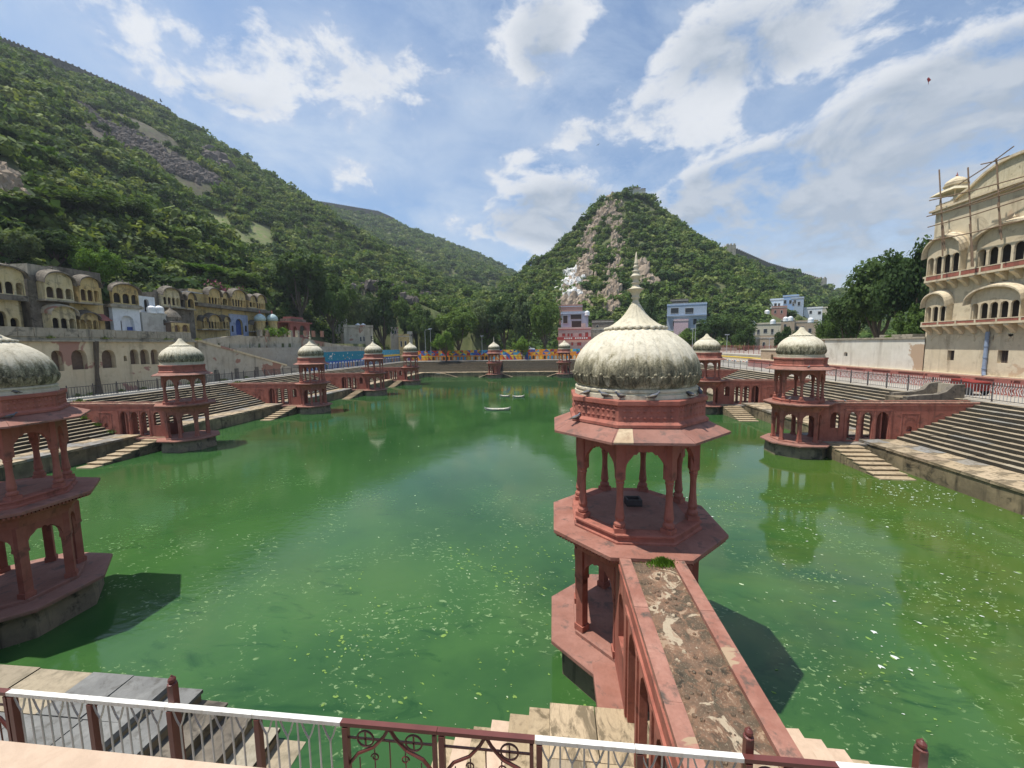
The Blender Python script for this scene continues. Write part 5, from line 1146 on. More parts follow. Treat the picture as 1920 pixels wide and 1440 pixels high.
MB().lathe([(.04, z_+2.55), (.1, z_+2.63), (.04, z_+2.7), (.01, z_+2.9)], 8, cx=x_, cy=.92).build('kiosk_finial', 'red_wall', F.rt)
# stencilled blind arches and panel lines low on the palace wall
for u in (1760, 1810, 1845, 1880, 1910): 
    q_ = F.L(u, 640); MB().arch(q_[0]-.7, q_[0]+.7, q_[1], q_[1]+.5, q_[1]+.55, -.03, -.003, 0).build('blind_arch', 'palace_trim', F.rt)
F2 = Fac('right', 32.35, 1845, 1852, 705, 'drain_pipe', 'blue grey drain pipe on the lower palace wall', 'pipe', zb=5.0)
q0, q1 = F2.L(1852, 622), F2.L(1846, 704); MB().tube([(q0[0], 0, q0[1]), (q0[0], 0, q1[1]+.3), (q1[0], -.05, q1[1])], .12, 10).build('pipe', 'pipe_blue', F2.rt)
for k in range(3): MB().lathe([(.15, 0), (.15, .08)], 10, cx=q0[0], cy=0).build('collar', 'pipe_blue', F2.rt, loc=(0, 0, q1[1]+.5+k*.9))
# scaffolding
F = Fac('right', 31.1, 1745, 1920, 520, 'bamboo_scaffold', 'bamboo scaffold poles in front of the upper palace wall', 'scaffold', zb=13.5)
for u, vt, vb_ in ((1762, 318, 480), (1766, 400, 470), (1816, 314, 500), (1819, 420, 500), (1869, 297, 440), (1872, 380, 450), (1925, 270, 430)):
    p0, p1 = F.L(u+3, vb_), F.L(u-1, vt); MB().tube([(p0[0], .1, p0[1]), ((p0[0]+p1[0])/2+.05, .05, (p0[1]+p1[1])/2), (p1[0], .0, p1[1])], .05, 6).build('pole', 'bamboo', F.rt)
for (ua, va, ub_, vb_) in ((1742, 426, 1925, 372), (1740, 406, 1925, 352), (1745, 452, 1925, 412), (1745, 376, 1925, 330), (1800, 346, 1904, 274), (1842, 308, 1895, 292), (1790, 392, 1925, 340)):
    p0, p1 = F.L(ua, va), F.L(ub_, vb_); MB().tube([(p0[0], -.1, p0[1]), ((p0[0]+p1[0])/2, -.06, (p0[1]+p1[1])/2-.08), (p1[0], -.1, p1[1])], .042, 6).build('pole', 'bamboo', F.rt)
# --- low printed wall and red railing at the far right
F = Fac('right', 33.4, 1352, 1440, 688, 'printed_low_wall', 'low cream wall with small coloured pictures at the far right corner', 'wall', zb=ZT)
a, b = F.L(1340, 680)[0], F.L(1465, 680)[0]; zt = F.L(1395, 671)[1]; MB().box(a, b, 0, .35, 0, zt).build('wall', 'palace_trim', F.rt); MB().box(a, b, -.05, .4, zt+.002, zt+.15).build('coping', 'paint_yellow', F.rt)
mb = MB(); n = 22
for i in range(n):
    xa = a+(b-a)*(i+.12)/n; xb = a+(b-a)*(i+.88)/n
    mb.add([(xa, -.004, .3), (xb, -.004, .3), (xb, -.004, zt-.4), (xa, -.004, zt-.4)], [(0, 1, 2, 3)], 0); xm = (xa+xb)/2; mb.add([(xa+.15, -.008, .5), (xb-.15, -.008, .5), (xb-.2, -.008, zt-.7), (xm, -.008, zt-.55), (xa+.2, -.008, zt-.7)], [(0, 1, 2, 3, 4)], 1+i % 4)
mb.build('picture_strip', ['white_paint', 'paint_blue', 'paint_orange', 'paint_sky', 'paint_red'], F.rt)
F = Fac('right', 33.4, 1436, 1460, 690, 'gate_house', 'small cream gatehouse left of the nearest right dome', 'building', zb=ZT); a, b, z0, z1 = F.rect(1432, 1470, 657, 690); MB().wall(a, b, 0, z1, -.5, 3, F.ops([(1451, 1456, 664, 680)])).build('wall', 'house_tan', F.rt); MB().box(a-.1, b+.1, -.6, 3.1, z1+.002, z1+.2).build('roof_slab', 'house_cream', F.rt)

# --- houses seen frontally at a distance
def plane_L(um, vb, d):
    P0 = at_d(um, vb, d); n_ = Vector((P0.x-CAM.x, P0.y-CAM.y, 0)).normalized(); ex = Vector((n_.y, -n_.x, 0))
    def L(u, v):
        r = ray(u, v); t = (P0-CAM).dot(n_)/r.dot(n_); p_ = CAM+r*t; return ((p_-P0).dot(ex), p_.z-P0.z)
    return P0, math.atan2(ex.y, ex.x), L
def house(label, ul, ur, vt, vb, d, m, wins=(), depth=8, name='hillside_house', cat='house', roof=None, group='houses round the tank', floors=(), rot=0, wm='glass_dark'):
    if d > 143 and ul > 1200:
        h_ = hit((ul+ur)/2, vb, 400)
        if h_ is not None: d = math.hypot(h_.x-CAM.x, h_.y-CAM.y)-2.5
    P0, rz, L = plane_L((ul+ur)/2, vb, d); CLEAR.append((P0.x, P0.y, abs(ur-ul)*.5*d/FPX+.4)); t = thing(name, label, cat, tuple(P0), rz+R(rot), group)
    a, b = L(ul, vb)[0], L(ur, vb)[0]; z = L((ul+ur)/2, vt)[1]
    t_ = MB().box(a, b, 0, depth, -4, z).build('wall', m, t)
    MB().box(a-.12, b+.12, -.12, depth+.1, z+.002, z+.18).build('roof_slab', roof or 'concrete', t)
    for q_ in ((a-.05, b+.05, -.05, .08), (a-.05, b+.05, depth-.1, depth+.05)): MB().box(*q_, z+.182, z+.75).build('parapet', m, t)
    for (wa, wb, wt, wbt) in wins:
        x0, z1 = L(wa, wt); x1, z0 = L(wb, wbt); f_ = MB().wall(x0-.1, x1+.1, z0-.1, z1+.1, -.07, -.003, [(x0, x1, z0, z1, z1, 0)]).build('window', 'concrete', t); MB().box(x0+.003, x1-.003, -.03, -.005, z0+.003, z1-.003).build('pane', wm, f_)
    for v in floors:
        zf = L((ul+ur)/2, v)[1]; MB().box(a-.1, b+.1, -1.0, -.08, zf-.12, zf).build('balcony_slab', roof or 'concrete', t)
        mb = MB().box(a, b, -.98, -.94, zf+.85, zf+.92); 
        n = int((b-a)/.5)
        for i in range(n+1): mb.box(a+(b-a)*i/n-.02, a+(b-a)*i/n+.02, -.975, -.945, zf, zf+.85)
        tag(mb.build('railing', 'grey_metal', t), kind='stuff')
    return t, L
house('blue grey two-storey house on the slope right of the big dome cone', 1250, 1324, 572, 618, 150, 'house_grey', [(1262, 1268, 602, 612), (1275, 1283, 598, 608), (1300, 1306, 598, 608), (1258, 1272, 578, 588), (1285, 1300, 578, 588)], floors=(591,), roof='house_blue')
house('pink annex in front of the blue grey house', 1263, 1290, 602, 622, 144, 'house_pink', [], depth=4)
house('dark tin roofed room above the blue grey house', 1257, 1290, 564, 572, 158, 'haveli_dark', [], depth=4)
house('white and blue house at the left of the upper right group', 1443, 1468, 563, 580, 205, 'house_pale', [(1452, 1456, 569, 576), (1459, 1462, 569, 576)])
house('blue house at the top of the upper right group', 1467, 1497, 556, 578, 208, 'house_blue', [(1470, 1474, 563, 569), (1480, 1484, 563, 569), (1488, 1492, 563, 569)])
house('pale grey house right of the top blue house', 1482, 1506, 560, 585, 200, 'house_grey', [(1486, 1489, 566, 573), (1496, 1500, 566, 573)])
house('brick coloured house below the blue houses', 1446, 1475, 577, 592, 190, 'house_brick', [(1452, 1455, 582, 587), (1464, 1467, 582, 587)])
house('bright white house with a tan side at the right of the group', 1506, 1541, 579, 600, 180, 'house_white', [(1518, 1522, 583, 588), (1534, 1539, 584, 589)])
house('tan end wall joined to the bright white house', 1541, 1556, 578, 600, 181, 'house_cream', [])
house('long pale green house with grey roof and row of windows', 1392, 1463, 609, 634, 160, 'house_cream', [(1402, 1406, 617, 628), (1410, 1415, 617, 628), (1420, 1424, 618, 627), (1432, 1438, 617, 624), (1446, 1450, 617, 626)], roof='haveli_dark', floors=(629,))
house('lime green end room of the long pale house', 1390, 1402, 607, 630, 158, 'house_lime', [])
house('beige house between the long pale green and tan houses', 1463, 1489, 601, 625, 168, 'house_tan', [(1470, 1474, 608, 614)])
house('tan brick house just behind the nearest right dome', 1487, 1532, 604, 634, 150, 'house_tan', [(1492, 1497, 612, 622), (1516, 1521, 616, 624), (1503, 1507, 612, 622)])
house('low white house under the long pale green house', 1414, 1424, 636, 652, 140, 'house_cream', [])
house('low brown shed behind the red railing', 1424, 1458, 634, 658, 138, 'house_tan', [(1430, 1434, 642, 650)])
house('dull red low building at the right behind the tan house', 1528, 1556, 614, 634, 148, 'house_brick', [(1536, 1540, 620, 626)])
house('whitewashed building with two roof tanks right of the second left pavilion', 646, 701, 615, 655, 112, 'ruin_wall', [(675, 678, 632, 640), (681, 684, 631, 640), (695, 698, 630, 639)], roof='parapet_stone')
house('small pale green room above the whitewashed building', 628, 651, 603, 616, 118, 'concrete', [], depth=3)
house('yellow ruined building right of the third left pavilion', 748, 768, 631, 655, 122, 'haveli_yellow', [(751, 754, 640, 650), (759, 762, 640, 648)])
house('ruined tower house with two window gaps left of the yellow ruin', 733, 748, 618, 655, 124, 'ruin_wall', [(734, 737, 620, 626), (740, 743, 620, 626)], depth=4)
house('narrow grey ruin right of the yellow ruin', 765, 774, 626, 655, 123, 'concrete', [(766, 768, 627, 630), (770, 772, 627, 630)], depth=3)
t, L = house('pink two-storey temple house with red balcony at the foot of the white-washed rocks', 1047, 1108, 618, 662, 128, 'temple_pink', [(1054, 1060, 625, 631), (1064, 1068, 625, 631), (1070, 1074, 625, 631), (1085, 1091, 625, 631), (1097, 1103, 623, 632), (1056, 1060, 642, 648), (1071, 1075, 642, 648), (1082, 1090, 642, 648)], name='temple_house', cat='temple', roof='temple_red', wm='temple_red')
a, z = L(1045, 638); b, _ = L(1108, 638); MB().box(a, b, -1.3, -.1, z, z+.15).build('balcony_slab', 'temple_red', t); MB().box(a, b, -1.3, -1.24, z+.152, z+.95).build('banner', 'temple_red', t)
mb = MB(); x = a+2.2
for k in range(10):
    if k == 4: x += .7
    mb.add([(x, -1.305, z+.35), (x+.45, -1.305, z+.35), (x+.45, -1.305, z+.78), (x, -1.305, z+.78)], [(0, 1, 2, 3)]); mb.add([(x+.12, -1.308, z+.3), (x+.3, -1.308, z+.3), (x+.22, -1.308, z+.6)], [(0, 1, 2)]); x += .68
tag(mb.build('banner_lettering', 'white_paint', t), 'row of white lettering blocks on the red banner')
MB().box(L(1090, 618)[0], L(1098, 618)[0], .3, 2, L(1094, 618)[1]+.2, L(1094, 606)[1]).build('roof_shrine', 'temple_pink', t)
house('grey and white upper hall of the temple with a dark porch', 1052, 1103, 588, 618, 134, 'house_grey', [(1056, 1064, 592, 606), (1070, 1090, 590, 598), (1072, 1090, 602, 617)], name='temple_hall', cat='temple', roof='house_pale', wm='dark_inside')
house('brown brick top storey of the temple under the white-washed rocks', 1048, 1092, 575, 586, 140, 'house_brick', [], name='temple_storey', cat='temple', depth=5, roof='house_grey')
house('dark low house behind the left side of the big dome cone', 1110, 1150, 604, 625, 132, 'haveli_dark', [(1118, 1122, 610, 616)])
house('pale low wall house left of the big dome cone', 1106, 1140, 618, 640, 130, 'parapet_stone', [])
house('small white hut on the far left ridge', 821, 826, 484, 488, 520, 'house_white', [], depth=3)
for u, v, d, r_, lb in ((671, 613, 113, .62, 'left tank on the whitewashed building'), (681, 613, 113, .62, 'right tank on the whitewashed building'), (1411, 608, 160, .8, 'tank on the long pale green house'), (1449, 606, 160, .8, 'tank at the right end of the long pale green roof'), (1473, 601, 168, .8, 'left of two tanks on the beige house'), (1482, 600, 168, .8, 'right of two tanks on the beige house'), (1438, 588, 190, .9, 'tank left of the brick coloured house'), (1520, 603, 150, .75, 'tank on the tan brick house'), (1101, 590, 134, .8, 'white tank beside the temple hall')):
    c = at_d(u, v, d); tank(c.x, c.y, c.z-.3, r_, r_*1.9, lb)
p1, r1 = scatter_pts(7500, 62, 150); s1 = rng.uniform(1.0, 3.1, len(p1)); s1[rng.uniform(size=len(p1)) < .12] *= 1.4
scatter('near_shrubs', p1, s1, 'thick green shrubs covering the foot of the hills nearest the tank', src)
p4, r4 = scatter_pts(5200, 108, 175, -34, 32); s4 = rng.uniform(1.2, 3.2, len(p4))
scatter('valley_shrubs', p4, s4, 'bright bushes filling the valley floor behind the far wall', src)
p2, r2 = scatter_pts(24000, 150, 360); s2 = 1.1+rng.gamma(2.2, .62, len(p2)).clip(0, 4)
scatter('hill_shrubs', p2, s2, 'dense low scrub covering the middle slopes of both hills', src, 0, 3)
p3, r3 = scatter_pts(36000, 360, 950); s3 = 2.0+rng.gamma(2.2, .95, len(p3)).clip(0, 5)
scatter('far_shrubs', p3, s3, 'scrub on the farthest ridges under the fort wall', src, 0, 3)


# ------------------------------------------------------------------ near railing
YFN, ZFN = -6.95, 5.0
def X_at(u, z=ZFN): return at_y(u, 1380, YFN).x
posts = [-7.76, -6.94, -6.12, -5.33, -4.51, -3.72, -2.9, -2.11, -1.34, -.55, .10, .69, 1.5, 2.3]
kinds = ['gate', 'white', 'white', 'white', 'white', 'gate', 'gate', 'white', 'white', 'gate', 'white', 'white', 'white']
LB = {0: 'maroon scroll panel at the far left end of the near railing', 1: 'white-topped railing panel at bottom left beside the scroll panel', 2: 'white-topped railing panel left of the tall maroon post at bottom left', 3: 'white-topped railing panel just right of the tall maroon post',
      4: 'white-topped railing panel touching the maroon scroll gate on its left', 5: 'left leaf of the maroon scroll gate with two crossed rings', 6: 'right leaf of the maroon scroll gate over the sandy steps', 7: 'white-topped railing panel right of the scroll gate', 8: 'white-topped railing panel in front of the red bridge',
      9: 'maroon panel right of the bridge behind the knobbed post', 10: 'white-topped railing panel at the right under the water', 11: 'white railing panel at bottom right beyond the last knobbed post', 12: 'railing panel outside the frame at the right'}
for i, (a, b, k) in enumerate(zip(posts[:-1], posts[1:], kinds)):
    xm = (a+b)/2; hw = (b-a)/2-.012; white = k == 'white'
    t = thing('railing', LB[i], 'railing', (xm, YFN, ZT), 0, 'panels of the near railing')
    H = ZFN-ZT
    MB().box(-hw-.01, hw+.01, -.022, .022, H-.034, H).build('top_rail', 'white_paint' if white else 'maroon_paint', t); MB().box(-hw, hw, -.02, .02, .08, .11).build('bottom_rail', 'maroon_paint', t)
    MB().box(-hw, -hw+.045, -.024, .024, 0, H-.048).build('upright', 'maroon_paint', t)
    MB().box(hw-.03, hw, -.02, .02, 0, H-.048).build('upright', 'maroon_paint', t) if not white else None
    if white:
        n = 8; pit = 2*hw/n
        for j in range(1, n):
            x = -hw+pit*j
            if j % 2:
                MB().tube([(x, 0, .11), (x, 0, H-.19)], .0075, 6).build('baluster', 'silver_paint', t)
                for s_ in (-1, 1): MB().tube([(x, 0, H-.20), (x+s_*.03, 0, H-.14), (x+s_*.06, 0, H-.048)], .0075, 6).build('fork', 'silver_paint', t)
            else: MB().tube([(x, 0, .11), (x, 0, H-.048)], .0075, 6).build('baluster', 'silver_paint', t)
    else:
        MB().box(-hw+.045, hw-.03, -.006, .006, H-.155, H-.14).build('mid_bar', 'maroon_paint', t)
        cx = -hw*.52 if i in (5, 0, 9) else hw*.5
        for q_ in ((cx,) if i == 6 else (-hw*.52, hw*.52) if i == 5 else (cx,)):
            MB().tube([(q_+.07*math.cos(2*math.pi*z/20), 0, H-.148+.07*math.sin(2*math.pi*z/20)) for z in range(21)], .008, 6).build('ring', 'maroon_paint', t)
            MB().box(q_-.006, q_+.006, -.006, .006, H-.21, H-.09).build('ring_bar', 'maroon_paint', t)
        for s_ in (-1, 1):
            pts = [(s_*(.01), 0, H-.05), (s_*.05, 0, H-.12), (s_*hw*.35, 0, H-.22), (s_*hw*.7, 0, H-.29), (s_*hw*.95, 0, H-.42)]
            MB().tube(pts, .014, 6).build('curved_bar', 'maroon_paint', t)
            sc_ = [(s_*(.13+.035*(1-z/18*.6)*math.cos(z*.5)), 0, H-.31+.035*(1-z/18*.6)*math.sin(z*.5)) for z in range(14)]
            MB().tube(sc_, .006, 5).build('scroll', 'maroon_paint', t)
        for j in range(1, 6):
            x = -hw+2*hw*j/6; MB().tube([(x, 0, .11), (x, 0, H-.16-.25*min(1, abs(x)/hw))], .006, 5).build('baluster', 'maroon_paint', t)
for u, v, lb in ((312, 1275, 'tall maroon post with a knob at bottom left'), (1410, 1375, 'maroon knobbed post in front of the bridge roof'), (1740, 1398, 'maroon knobbed post standing alone at bottom right')):
    c = at_y(u, v, YFN+.0); t = thing('knobbed_bollard', lb, 'post', (c.x, YFN+.045, ZT), 0, 'knobbed posts of the near railing'); z = c.z-ZT
    MB().box(-.029, .029, -.026, .026, 0, z-.08).build('shaft', 'maroon_paint', t)
    MB().lathe([(.036, z-.08), (.036, z-.07), (.024, z-.065), (.024, z-.055), (.031, z-.042), (.028, z-.026), (.014, z-.010), (.008, z-.005), (.009, z), (.002, z+.008)], 12).build('knob', 'maroon_paint', t, smooth=False)
t = thing('balcony_parapet', 'pale sandstone coping slab across the bottom left corner', 'parapet', (-5, -9.0, ZT))
mb = MB(); zt = 6.5-ZT
pr = [(-8.56, 0), (-8.56, zt-.12), (-8.52, zt-.10), (-8.505, zt-.04), (-8.53, zt), (-8.9, zt+.03), (-8.95, zt), (-8.95, 0)]
for k in range(4):
    xa, xb = -4+k*2.0, -4+(k+1)*2.0-.008
    MB().loft([[(x, y+9.0, z) for y, z in pr] for x in (xa, xb)]).build('coping_slab', 'coping_stone', t)
struct(MB().box(-9, 4, -30, -8.96, ZT-.5, 6.45), 'balcony_floor', 'coping_stone')

# ------------------------------------------------------------------ railings round the tank
def long_rail(label, p0, p1, z, step, barm, h=1.15, nb=14, m='iron', name='iron_railing', style=0):
    p0, p1 = Vector(p0), Vector(p1); d = p1-p0; L_ = d.length; rz = math.atan2(d.y, d.x); t = thing(name, label, 'railing', ((p0.x+p1.x)/2, (p0.y+p1.y)/2, z), rz, 'long railings round the tank')
    n = int(L_/step); pm = MB().box(-.03, .03, -.03, .03, 0, h+.1).lathe([(.04, h+.1), (.045, h+.14), (.01, h+.2)], 6).mesh('post', m)
    rails = MB().box(-L_/2, L_/2, -.015, .015, h-.05, h).box(-L_/2, L_/2, -.015, .015, .12, .16); rails.build('rail', m, t)
    for i in range(n+1): link('post', pm, t, (-L_/2+L_*i/n, 0, 0))
    bars = MB(); k = int(L_/step*nb)
    for i in range(k):
        x = -L_/2+L_*(i+.5)/k
        if style: bars.loft([[(x+o_, -.012, z_), (x+o_+.03, -.012, z_), (x+o_+.03, .012, z_), (x+o_, .012, z_)] for z_, o_ in ((.16, -.02), (.45, .10), (.70, -.04), (h-.05, -.02))])
        else: bars.box(x-.012, x+.012, -.012, .012, .16, h-.05)
    tag(bars.build('bars', barm, t), kind='stuff'); return t
long_rail('dark iron railing along the top of the right-hand steps', (27.35, -3.6), (27.35, 98), ZT, 2.1, 'grey_metal', nb=10)
long_rail('white slatted railing in front of the red street wall', (30.9, -2), (30.9, 46), ZT, 3.4, 'white_paint', h=1.0, nb=20, m='red_wall', name='white_railing', style=1)
long_rail('dark iron railing in front of the arcaded wall and blue mural', (-44.5, -3.6), (-44.5, 98.4), ZT, 2.0, 'iron', nb=9)
long_rail('thin railing along the top of the far steps', (-44, 99.9), (27, 99.9), ZT, 2.2, 'iron', nb=8)
long_rail('rusty red railing above the printed wall at the far right', (37, 112), (37, 60), 5.6, 2.0, 'red_wall', h=1.6, nb=9, m='red_wall')
struct(MB().box(34.3, 60, 50, 112, 2, 5.6), 'far_right_bank', 'terrace')
struct(MB().box(-44.95, -44.25, 19, 99, ZT, ZT+.16), 'kerb_left', 'concrete'); struct(MB().box(-44.2, 27, 99.6, 100.3, ZT, ZT+.18), 'kerb_far', 'concrete')
# old stone stair-parapet where the nearest right bridge meets the street
c = at_x(1797, 745, 27.1); t = thing('stone_parapet', 'old curved grey stone parapet at the head of the nearest right bridge', 'parapet', (27.0, c.y, ZT-.3), 0)
yy = 0
MB().loft([[(x, yy-.2, 0), (x, yy+.2, 0), (x, yy+.2, z), (x, yy-.2, z)] for x, z in ((-3.4, .40), (-2.6, .52), (-1.4, .58), (-.9, .75), (-.55, 1.1), (-.4, 1.25), (.3, 1.3))]).build('curved_wall', 'haveli_dark', t)
MB().loft([[(x, yy+1.5, 0), (x, yy+1.9, 0), (x, yy+1.9, z), (x, yy+1.5, z)] for x, z in ((-3.0, .5), (-1.6, .55), (-.9, .75), (-.55, 1.2), (.3, 1.32))]).build('curved_wall', 'haveli_dark', t)
MB().box(.0, .3, .21, 1.49, 0, 1.25).build('end_block', 'parapet_stone', t); MB().box(-3.6, -.1, .21, 1.49, -.3, .30).build('base', 'pier_stone', t)
c = at_x(1815, 738, 29.6); t = thing('hand_cart', 'red cart parked behind the right-hand railing', 'cart', (29.6, c.y, ZT), R(90))
MB().loft([[(-.9, -.5, .35), (.9, -.5, .35), (.9, .5, .35), (-.9, .5, .35)], [(-1.0, -.55, 1.0), (.8, -.55, 1.15), (.8, .55, 1.15), (-1.0, .55, 1.0)]]).build('box', 'cart_red', t)
for x in (-.6, .6):
    for y in (-.58, .52): o = MB().lathe([(.28, 0), (.3, .02), (.3, .06), (.28, .08)], 16).build('wheel', 'rubber', t, loc=(x, y+.08, .3)); o.rotation_euler = (math.pi/2, 0, 0)
MB().tube([(.8, 0, .9), (1.3, 0, 1.1)], .025, 6).build('handle', 'iron', t)

# ------------------------------------------------------------------ lamps, poles, car
def lamp(u, vt, vb_, d, label, arm=True):
    P = at_d(u, vb_, d); T_ = at_d(u, vt, d); h = T_.z-P.z; t = thing('street_lamp' if arm else 'utility_pole', label, 'street lamp' if arm else 'pole', (P.x, P.y, P.z), R(10), 'thin poles behind the far wall')
    MB().tube([(0, 0, -1), (0, 0, h*.92)], [.07, .045], 8).build('pole', 'grey_metal', t)
    if arm: MB().tube([(0, 0, h*.92), (.15, 0, h*.98), (.9, 0, h)], .03, 6).build('arm', 'grey_metal', t); MB().box(.8, 1.4, -.1, .1, h-.04, h+.06).build('lamp_head', 'grey_metal', t)
    else: MB().box(-.5, .5, -.04, .04, h*.88, h*.92).build('cross_arm', 'grey_metal', t)
for q_ in ((798, 618, 658, 112, 'street lamp right of the far left corner pavilion'), (808, 612, 656, 116, 'thinner pole just right of the corner street lamp', False), (825, 632, 656, 114, 'short pole in front of the round tree behind the mural', False), (904, 627, 656, 113, 'leaning pole left of the far middle pavilion', False), (1362, 623, 668, 100, 'white pole between the two right bank domes', False), (1298, 612, 650, 118, 'pole just right of the big dome', False), (1303, 606, 650, 119, 'second pole just right of the big dome', True), (1442, 632, 658, 105, 'thin pole left of the nearest right dome', False)): lamp(*q_[:5], *(q_[5:]))
def car(u, v, d, label, rz=0):
    P = at_d(u, v, d); t = thing('parked_car', label, 'car', (P.x, P.y, P.z), rz)
    prof = [(-2.0, .35), (2.0, .35), (2.05, .7), (1.9, .95), (1.0, 1.05), (.45, 1.5), (-1.1, 1.55), (-1.75, 1.1), (-2.05, 1.0)]
    MB().extr(prof, -.8, .8).build('body', 'car_white', t)
    MB().extr([(.9, 1.06), (.42, 1.44), (-1.0, 1.48), (-1.5, 1.08)], -.812, .812).build('windows', 'glass_dark', t)
    for x in (-1.25, 1.25):
        for y in (-.82, .66): o = MB().lathe([(.30, 0), (.33, .03), (.33, .13), (.30, .16)], 18).build('wheel', 'rubber', t, loc=(x, y+.16, .33)); o.rotation_euler = (math.pi/2, 0, 0)
car(990, 659, 117, 'white car parked behind the colourful mural wall')
# ------------------------------------------------------------------ boats
def boat(u, v, L_, rz, label):
    P = at_z(u, v, 0); t = thing('rowing_boat', label, 'boat', (P.x, P.y, .0), R(rz), 'flat boats floating on the tank')
    st = [(-1, .02, .34), (-.85, .3, .16), (-.5, .48, .08), (0, .52, .06), (.5, .48, .09), (.85, .3, .18), (1, .02, .36)]
    MB().loft([[(x*L_/2, -y*.9, z+.12), (x*L_/2, -y*.5, z-.14), (x*L_/2, y*.5, z-.14), (x*L_/2, y*.9, z+.12), (x*L_/2, y*.8, z+.10), (x*L_/2, y*.4, z-.08), (x*L_/2, -y*.4, z-.08), (x*L_/2, -y*.8, z+.10)] for x, y, z in st]).build('hull', 'concrete', t)
    for x in (-.35, .1, .45): MB().box(x*L_/2-.08, x*L_/2+.08, -.42, .42, .12, .15).build('seat', 'house_cream', t)
boat(933, 769, 3.3, 3, 'longest white boat, nearest of the three on the green water'); boat(947, 744, 1.7, -5, 'small white boat at the left of the distant pair'); boat(972, 745, 1.9, 4, 'small white boat at the right of the distant pair')
# ------------------------------------------------------------------ pigeons, kite, distant birds
def pigeon_mesh():
    b = MB().loft([[(x, r_*math.cos(a)*.9, z+r_*math.sin(a)) for a in [2*math.pi*i/10 for i in range(10)]] for x, z, r_ in ((-.09, .075, .012), (-.06, .08, .035), (0, .085, .052), (.05, .10, .046), (.08, .13, .028), (.095, .155, .024), (.11, .165, .022), (.125, .16, .010))])
    h = MB().lathe([(0, .14), (.015, .145), (.022, .16), (.018, .178), (0, .184)], 10, cx=.112)
    tl = MB().loft([[(-.06, -.02, .07), (-.06, .02, .07), (-.06, .02, .085), (-.06, -.02, .085)], [(-.17, -.03, .055), (-.17, .03, .055), (-.17, .03, .062), (-.17, -.03, .062)]])
    wg = [MB().loft([[(.05, s_*.035, .12), (.05, s_*.05, .10), (.04, s_*.046, .07)], [(-.03, s_*.045, .115), (-.03, s_*.056, .09), (-.03, s_*.045, .065)], [(-.14, s_*.02, .075), (-.14, s_*.024, .07), (-.14, s_*.02, .066)]]) for s_ in (-1, 1)]
    lg = MB(); [lg.tube([(.01, s_*.018, 0), (.01, s_*.018, .06)], .004, 5) for s_ in (-1, 1)]; bk = MB().loft([[(.13, -.004, .158), (.13, .004, .158), (.13, 0, .166)], [(.15, -.001, .156), (.15, .001, .156), (.15, 0, .158)]])
    return [('body', b.mesh('body', 'pigeon_grey', smooth=True)), ('head', h.mesh('head', 'pigeon_grey', smooth=True)), ('tail', tl.mesh('tail', 'iron'))]+[('wing', w_.mesh('wing', 'haveli_dark', smooth=True)) for w_ in wg]+[('legs', lg.mesh('legs', 'red_wall')), ('beak', bk.mesh('beak', 'iron'))]
PG = pigeon_mesh()
def pigeon(x, y, z, rz, label):
    t = thing('pigeon', label, 'pigeon', (x, y, z), R(rz), 'pigeons on the pavilions')
    for n_, m_ in PG: link(n_, m_, t, None, 0, (1.02,)*3)
for ang_, rz, lb in ((-146, 20, 'leftmost pigeon at the foot of the big dome'), (-126, 160, 'second pigeon from the left at the foot of the big dome'), (-112, 200, 'third pigeon from the left at the foot of the big dome'), (-86, 10, 'pigeon at the middle of the big dome foot'), (-50, 120, 'pigeon right of the middle at the big dome foot'), (-28, 80, 'rightmost pigeon at the foot of the big dome')):
    a = R(ang_); pigeon(1.46*math.cos(a), 1.46*math.sin(a), 6.905, rz, lb)
c = at_z(1078, 782, 6.3); pigeon(-1.45, -.78, 6.33, 30, 'pigeon on the left part of the big eave')
for x, y, z, rz, lb in ((-16.75, -.6, 6.27, 60, 'pigeon on the eave of the left-edge pavilion, right end'), (-17.1, -1.2, 6.24, 10, 'pigeon on the front of the left-edge pavilion eave'), (-17.0, -.3, 6.905, 200, 'pigeon under the left-edge dome'), (15.1, 18.6, 6.24, 30, 'pigeon on the eave of the nearest right pavilion'), (14.4, 19.3, 3.99, 30, 'pigeon on the upper floor of the nearest right pavilion'), (18.4, 19.9, 3.74, 90, 'pigeon on the roof of the nearest right bridge')): pigeon(x, y, z, rz, lb)
P = at_d(1742, 149, 60); t = thing('paper_kite', 'small dark red kite flying in the sky at upper right', 'kite', tuple(P), R(20)); MB().add([(-.3, 0, 0), (0, .05, -.25), (.3, 0, 0), (0, .05, .25), (-.3, .01, 0), (0, .06, -.25), (.3, .01, 0), (0, .06, .25)], [(0, 1, 2, 3), (7, 6, 5, 4)]).build('sail', 'kite_red', t); MB().tube([(0, .03, -.25), (.03, .03, -.35), (0, .03, -.45)], .02, 5).build('tail', 'kite_red', t)
for u, v, d, lb in ((302, 190, 90, 'far bird over the left hill'), (1121, 272, 110, 'far bird above the steep hill')):
    P = at_d(u, v, d); t = thing('flying_bird', lb, 'bird', tuple(P), R(40), 'birds in the sky'); MB().loft([[(-.2, -.03, 0), (-.2, .03, 0), (-.2, 0, .04)], [(.2, -.02, 0), (.2, .02, 0), (.2, 0, .03)]]).build('body', 'iron', t)
    for s_ in (-1, 1): MB().add([(.08, 0, .02), (-.1, 0, .02), (-.08, s_*.6, .14), (.02, s_*.55, .14)], [(0, 1, 2, 3)]).build('wing', 'iron', t)

